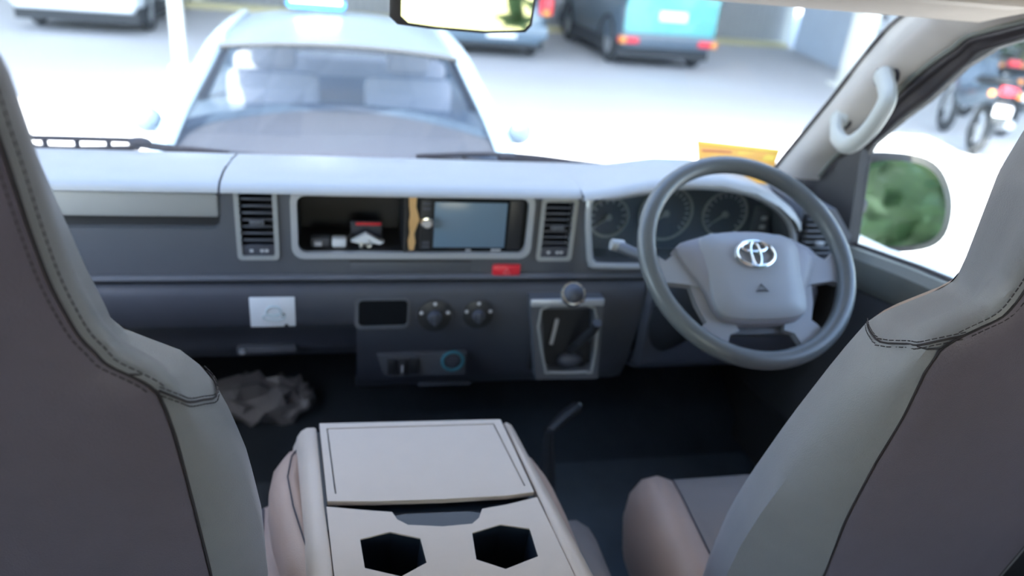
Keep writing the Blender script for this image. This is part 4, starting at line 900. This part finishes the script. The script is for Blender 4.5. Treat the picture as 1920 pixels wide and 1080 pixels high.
# vehicles parked beyond the shaded lane
PK = 'vehicles parked across the lane'
SED = [(.0, .24, .62, .66), (.06, .22, .72, .76), (.5, .2, .82, .82), (1.1, .2, .93, .84), (2.8, .2, .95, .85), (3.5, .2, .95, .84), (3.9, .22, .94, .82), (4.05, .26, .90, .78), (4.1, .30, .8, .74)]
VAN = [(.0, .34, .78, .70), (.08, .32, .95, .78), (.7, .3, 1.02, .84), (1.1, .3, 1.08, .85), (3.6, .3, 1.1, .86), (3.95, .32, 1.1, .85), (4.0, .36, 1.05, .82)]
o = car('white_van', 'white van at upper left, its low end over a dark shadow', (-3.72, 16.3, 0), R(180), VAN, (1.0, 1.5, 3.7, 3.95, 1.08, 1.8, .83, .68), 'whitecar', dict(axles=(.8, 3.1), bump='whitecar', bumpz=.52, wr=.32, lampz=1.0, platez=.95)); 
o = car('silver_hatchback', 'silver-blue hatchback seen from behind under the rear-view mirror', (2.42, 16.4, 0), R(180), SED, (1.1, 1.6, 3.3, 3.9, .93, 1.42, .78, .62), 'silvercar', dict(axles=(.8, 3.3), bump='silvercar', bumpz=.45, platez=.42, platex=-.07, lampz=.86, lamp=(.2, .26)))
o = car('turquoise_offroader', 'off-road car at upper right, turquoise tailgate, shade on its body painted slate', (5.28, 16.15, 0), R(180), VAN, (1.0, 1.3, 3.75, 3.95, 1.1, 1.85, .84, .74), 'slate', dict(axles=(.8, 3.35), wr=.36, bumpz=.48, bump='slate', lampz=.46, lamp=(.34, .1), aoff=1, platez=.86, gate=(.58, 1.75), gatec='turq', platex=-.02))  # slate body colour takes in the shade on its side

# motorcycles at right, beyond the driver window
def moto(loc, rz, label, col):
    t = thing('motorcycle', label, 'motorcycle', loc, 'motorcycles outside the driver window', True, rz)
    for nm, y in (('front_wheel', 1.25), ('rear_wheel', 0.0)):
        b = MB(); b.tube([(0, y+.24*math.cos(2*PI*k/24), .29+.24*math.sin(2*PI*k/24)) for k in range(24)], .05, 8, True); wo_ = b.build(nm, M_['tyre'], t)
        b = MB(); b.disc((-.03, y, .29), (1, 0, 0), .07, .06, 14)
        for k in range(6): a = 2*PI*k/6; b.tube([(0, y, .29), (0, y+.21*math.cos(a), .29+.21*math.sin(a))], .012, 5)
        b.build('wheel_hub', M_['rim'], wo_)
    b = MB(); b.loft([[(x*w_, y, z+h*q) for x, q in ((-1, 0), (-.8, .7), (0, 1), (.8, .7), (1, 0), (.6, -.8), (-.6, -.8))] for y, z, w_, h in ((-.42, .80, .06, .05), (-.2, .74, .13, .1), (.15, .66, .14, .13), (.5, .55, .15, .12), (.8, .55, .14, .14), (.95, .75, .14, .2), (1.05, .9, .12, .1))]); b.build('body_shell', M_[col], t)
    b = MB(); b.loft([[(x*w_, y, z+h*q) for x, q in ((-1, 0), (-.7, .9), (.7, .9), (1, 0), (0, -.6))] for y, z, w_, h in ((-.4, .87, .08, .03), (-.1, .84, .14, .05), (.3, .80, .13, .05), (.5, .76, .08, .04))]); b.build('seat', M_['under'], t)
    b = MB(); b.tube([(-.34, .82, 1.0), (-.15, .95, 1.04), (0, .98, 1.0), (.15, .95, 1.04), (.34, .82, 1.0)], .016, 6); b.build('handlebar', M_['under'], t)
    for sg in (-1, 1):
        b = MB(); b.tube([(sg*.2, .93, 1.04), (sg*.27, .92, 1.2)], .008, 5); b.ball((sg*.28, .91, 1.23), .06, 2, (1, .25, .7)); b.build('rear_mirror', M_['under'], t)
        b = MB(); b.tube([(sg*.06, 1.0, .95), (sg*.07, 1.12, .6), (sg*.07, 1.25, .29)], .02, 6); b.build('fork', M_['rim'], t)
        b = MB(); b.ball((sg*.14, -.36, .74), .035, 2); b.build('indicator', M_['amber'], t)
    b = MB(); b.box((-.09, -.47, .74), (.09, -.38, .83), .02); b.build('tail_light', M_['tail'], t)
    b = MB(); b.tube([(0, -.36, .72), (0, -.42, .55), (0, -.44, .45)], .04, 6, sq=(2, .4)); b.build('mudguard', M_['under'], t)
    b = MB(); b.box((-.09, -.455, .52), (.09, -.44, .63), .004); b.build('number_plate', M_['plate'], t)
    b = MB(); b.tube([(.14, .5, .3), (.16, .1, .32), (.17, -.3, .42)], [.03, .045, .05], 8); b.build('exhaust', M_['rim'], t)
    return t
m0 = moto((7.18, 7.28, 0), R(-25), 'motorcycle at the far right with a bright red tail light', 'slate')
copy_thing(m0, (7.55, 9.35, 0), R(-32), 'motorcycle at left of the row, nearest the door frame')
copy_thing(m0, (8.5, 8.3, 0), R(-20), 'motorcycle right behind the one with the bright red tail light')
copy_thing(m0, (9.8, 9.9, 0), R(-30), 'motorcycle furthest back, nearest the corrugated fence')
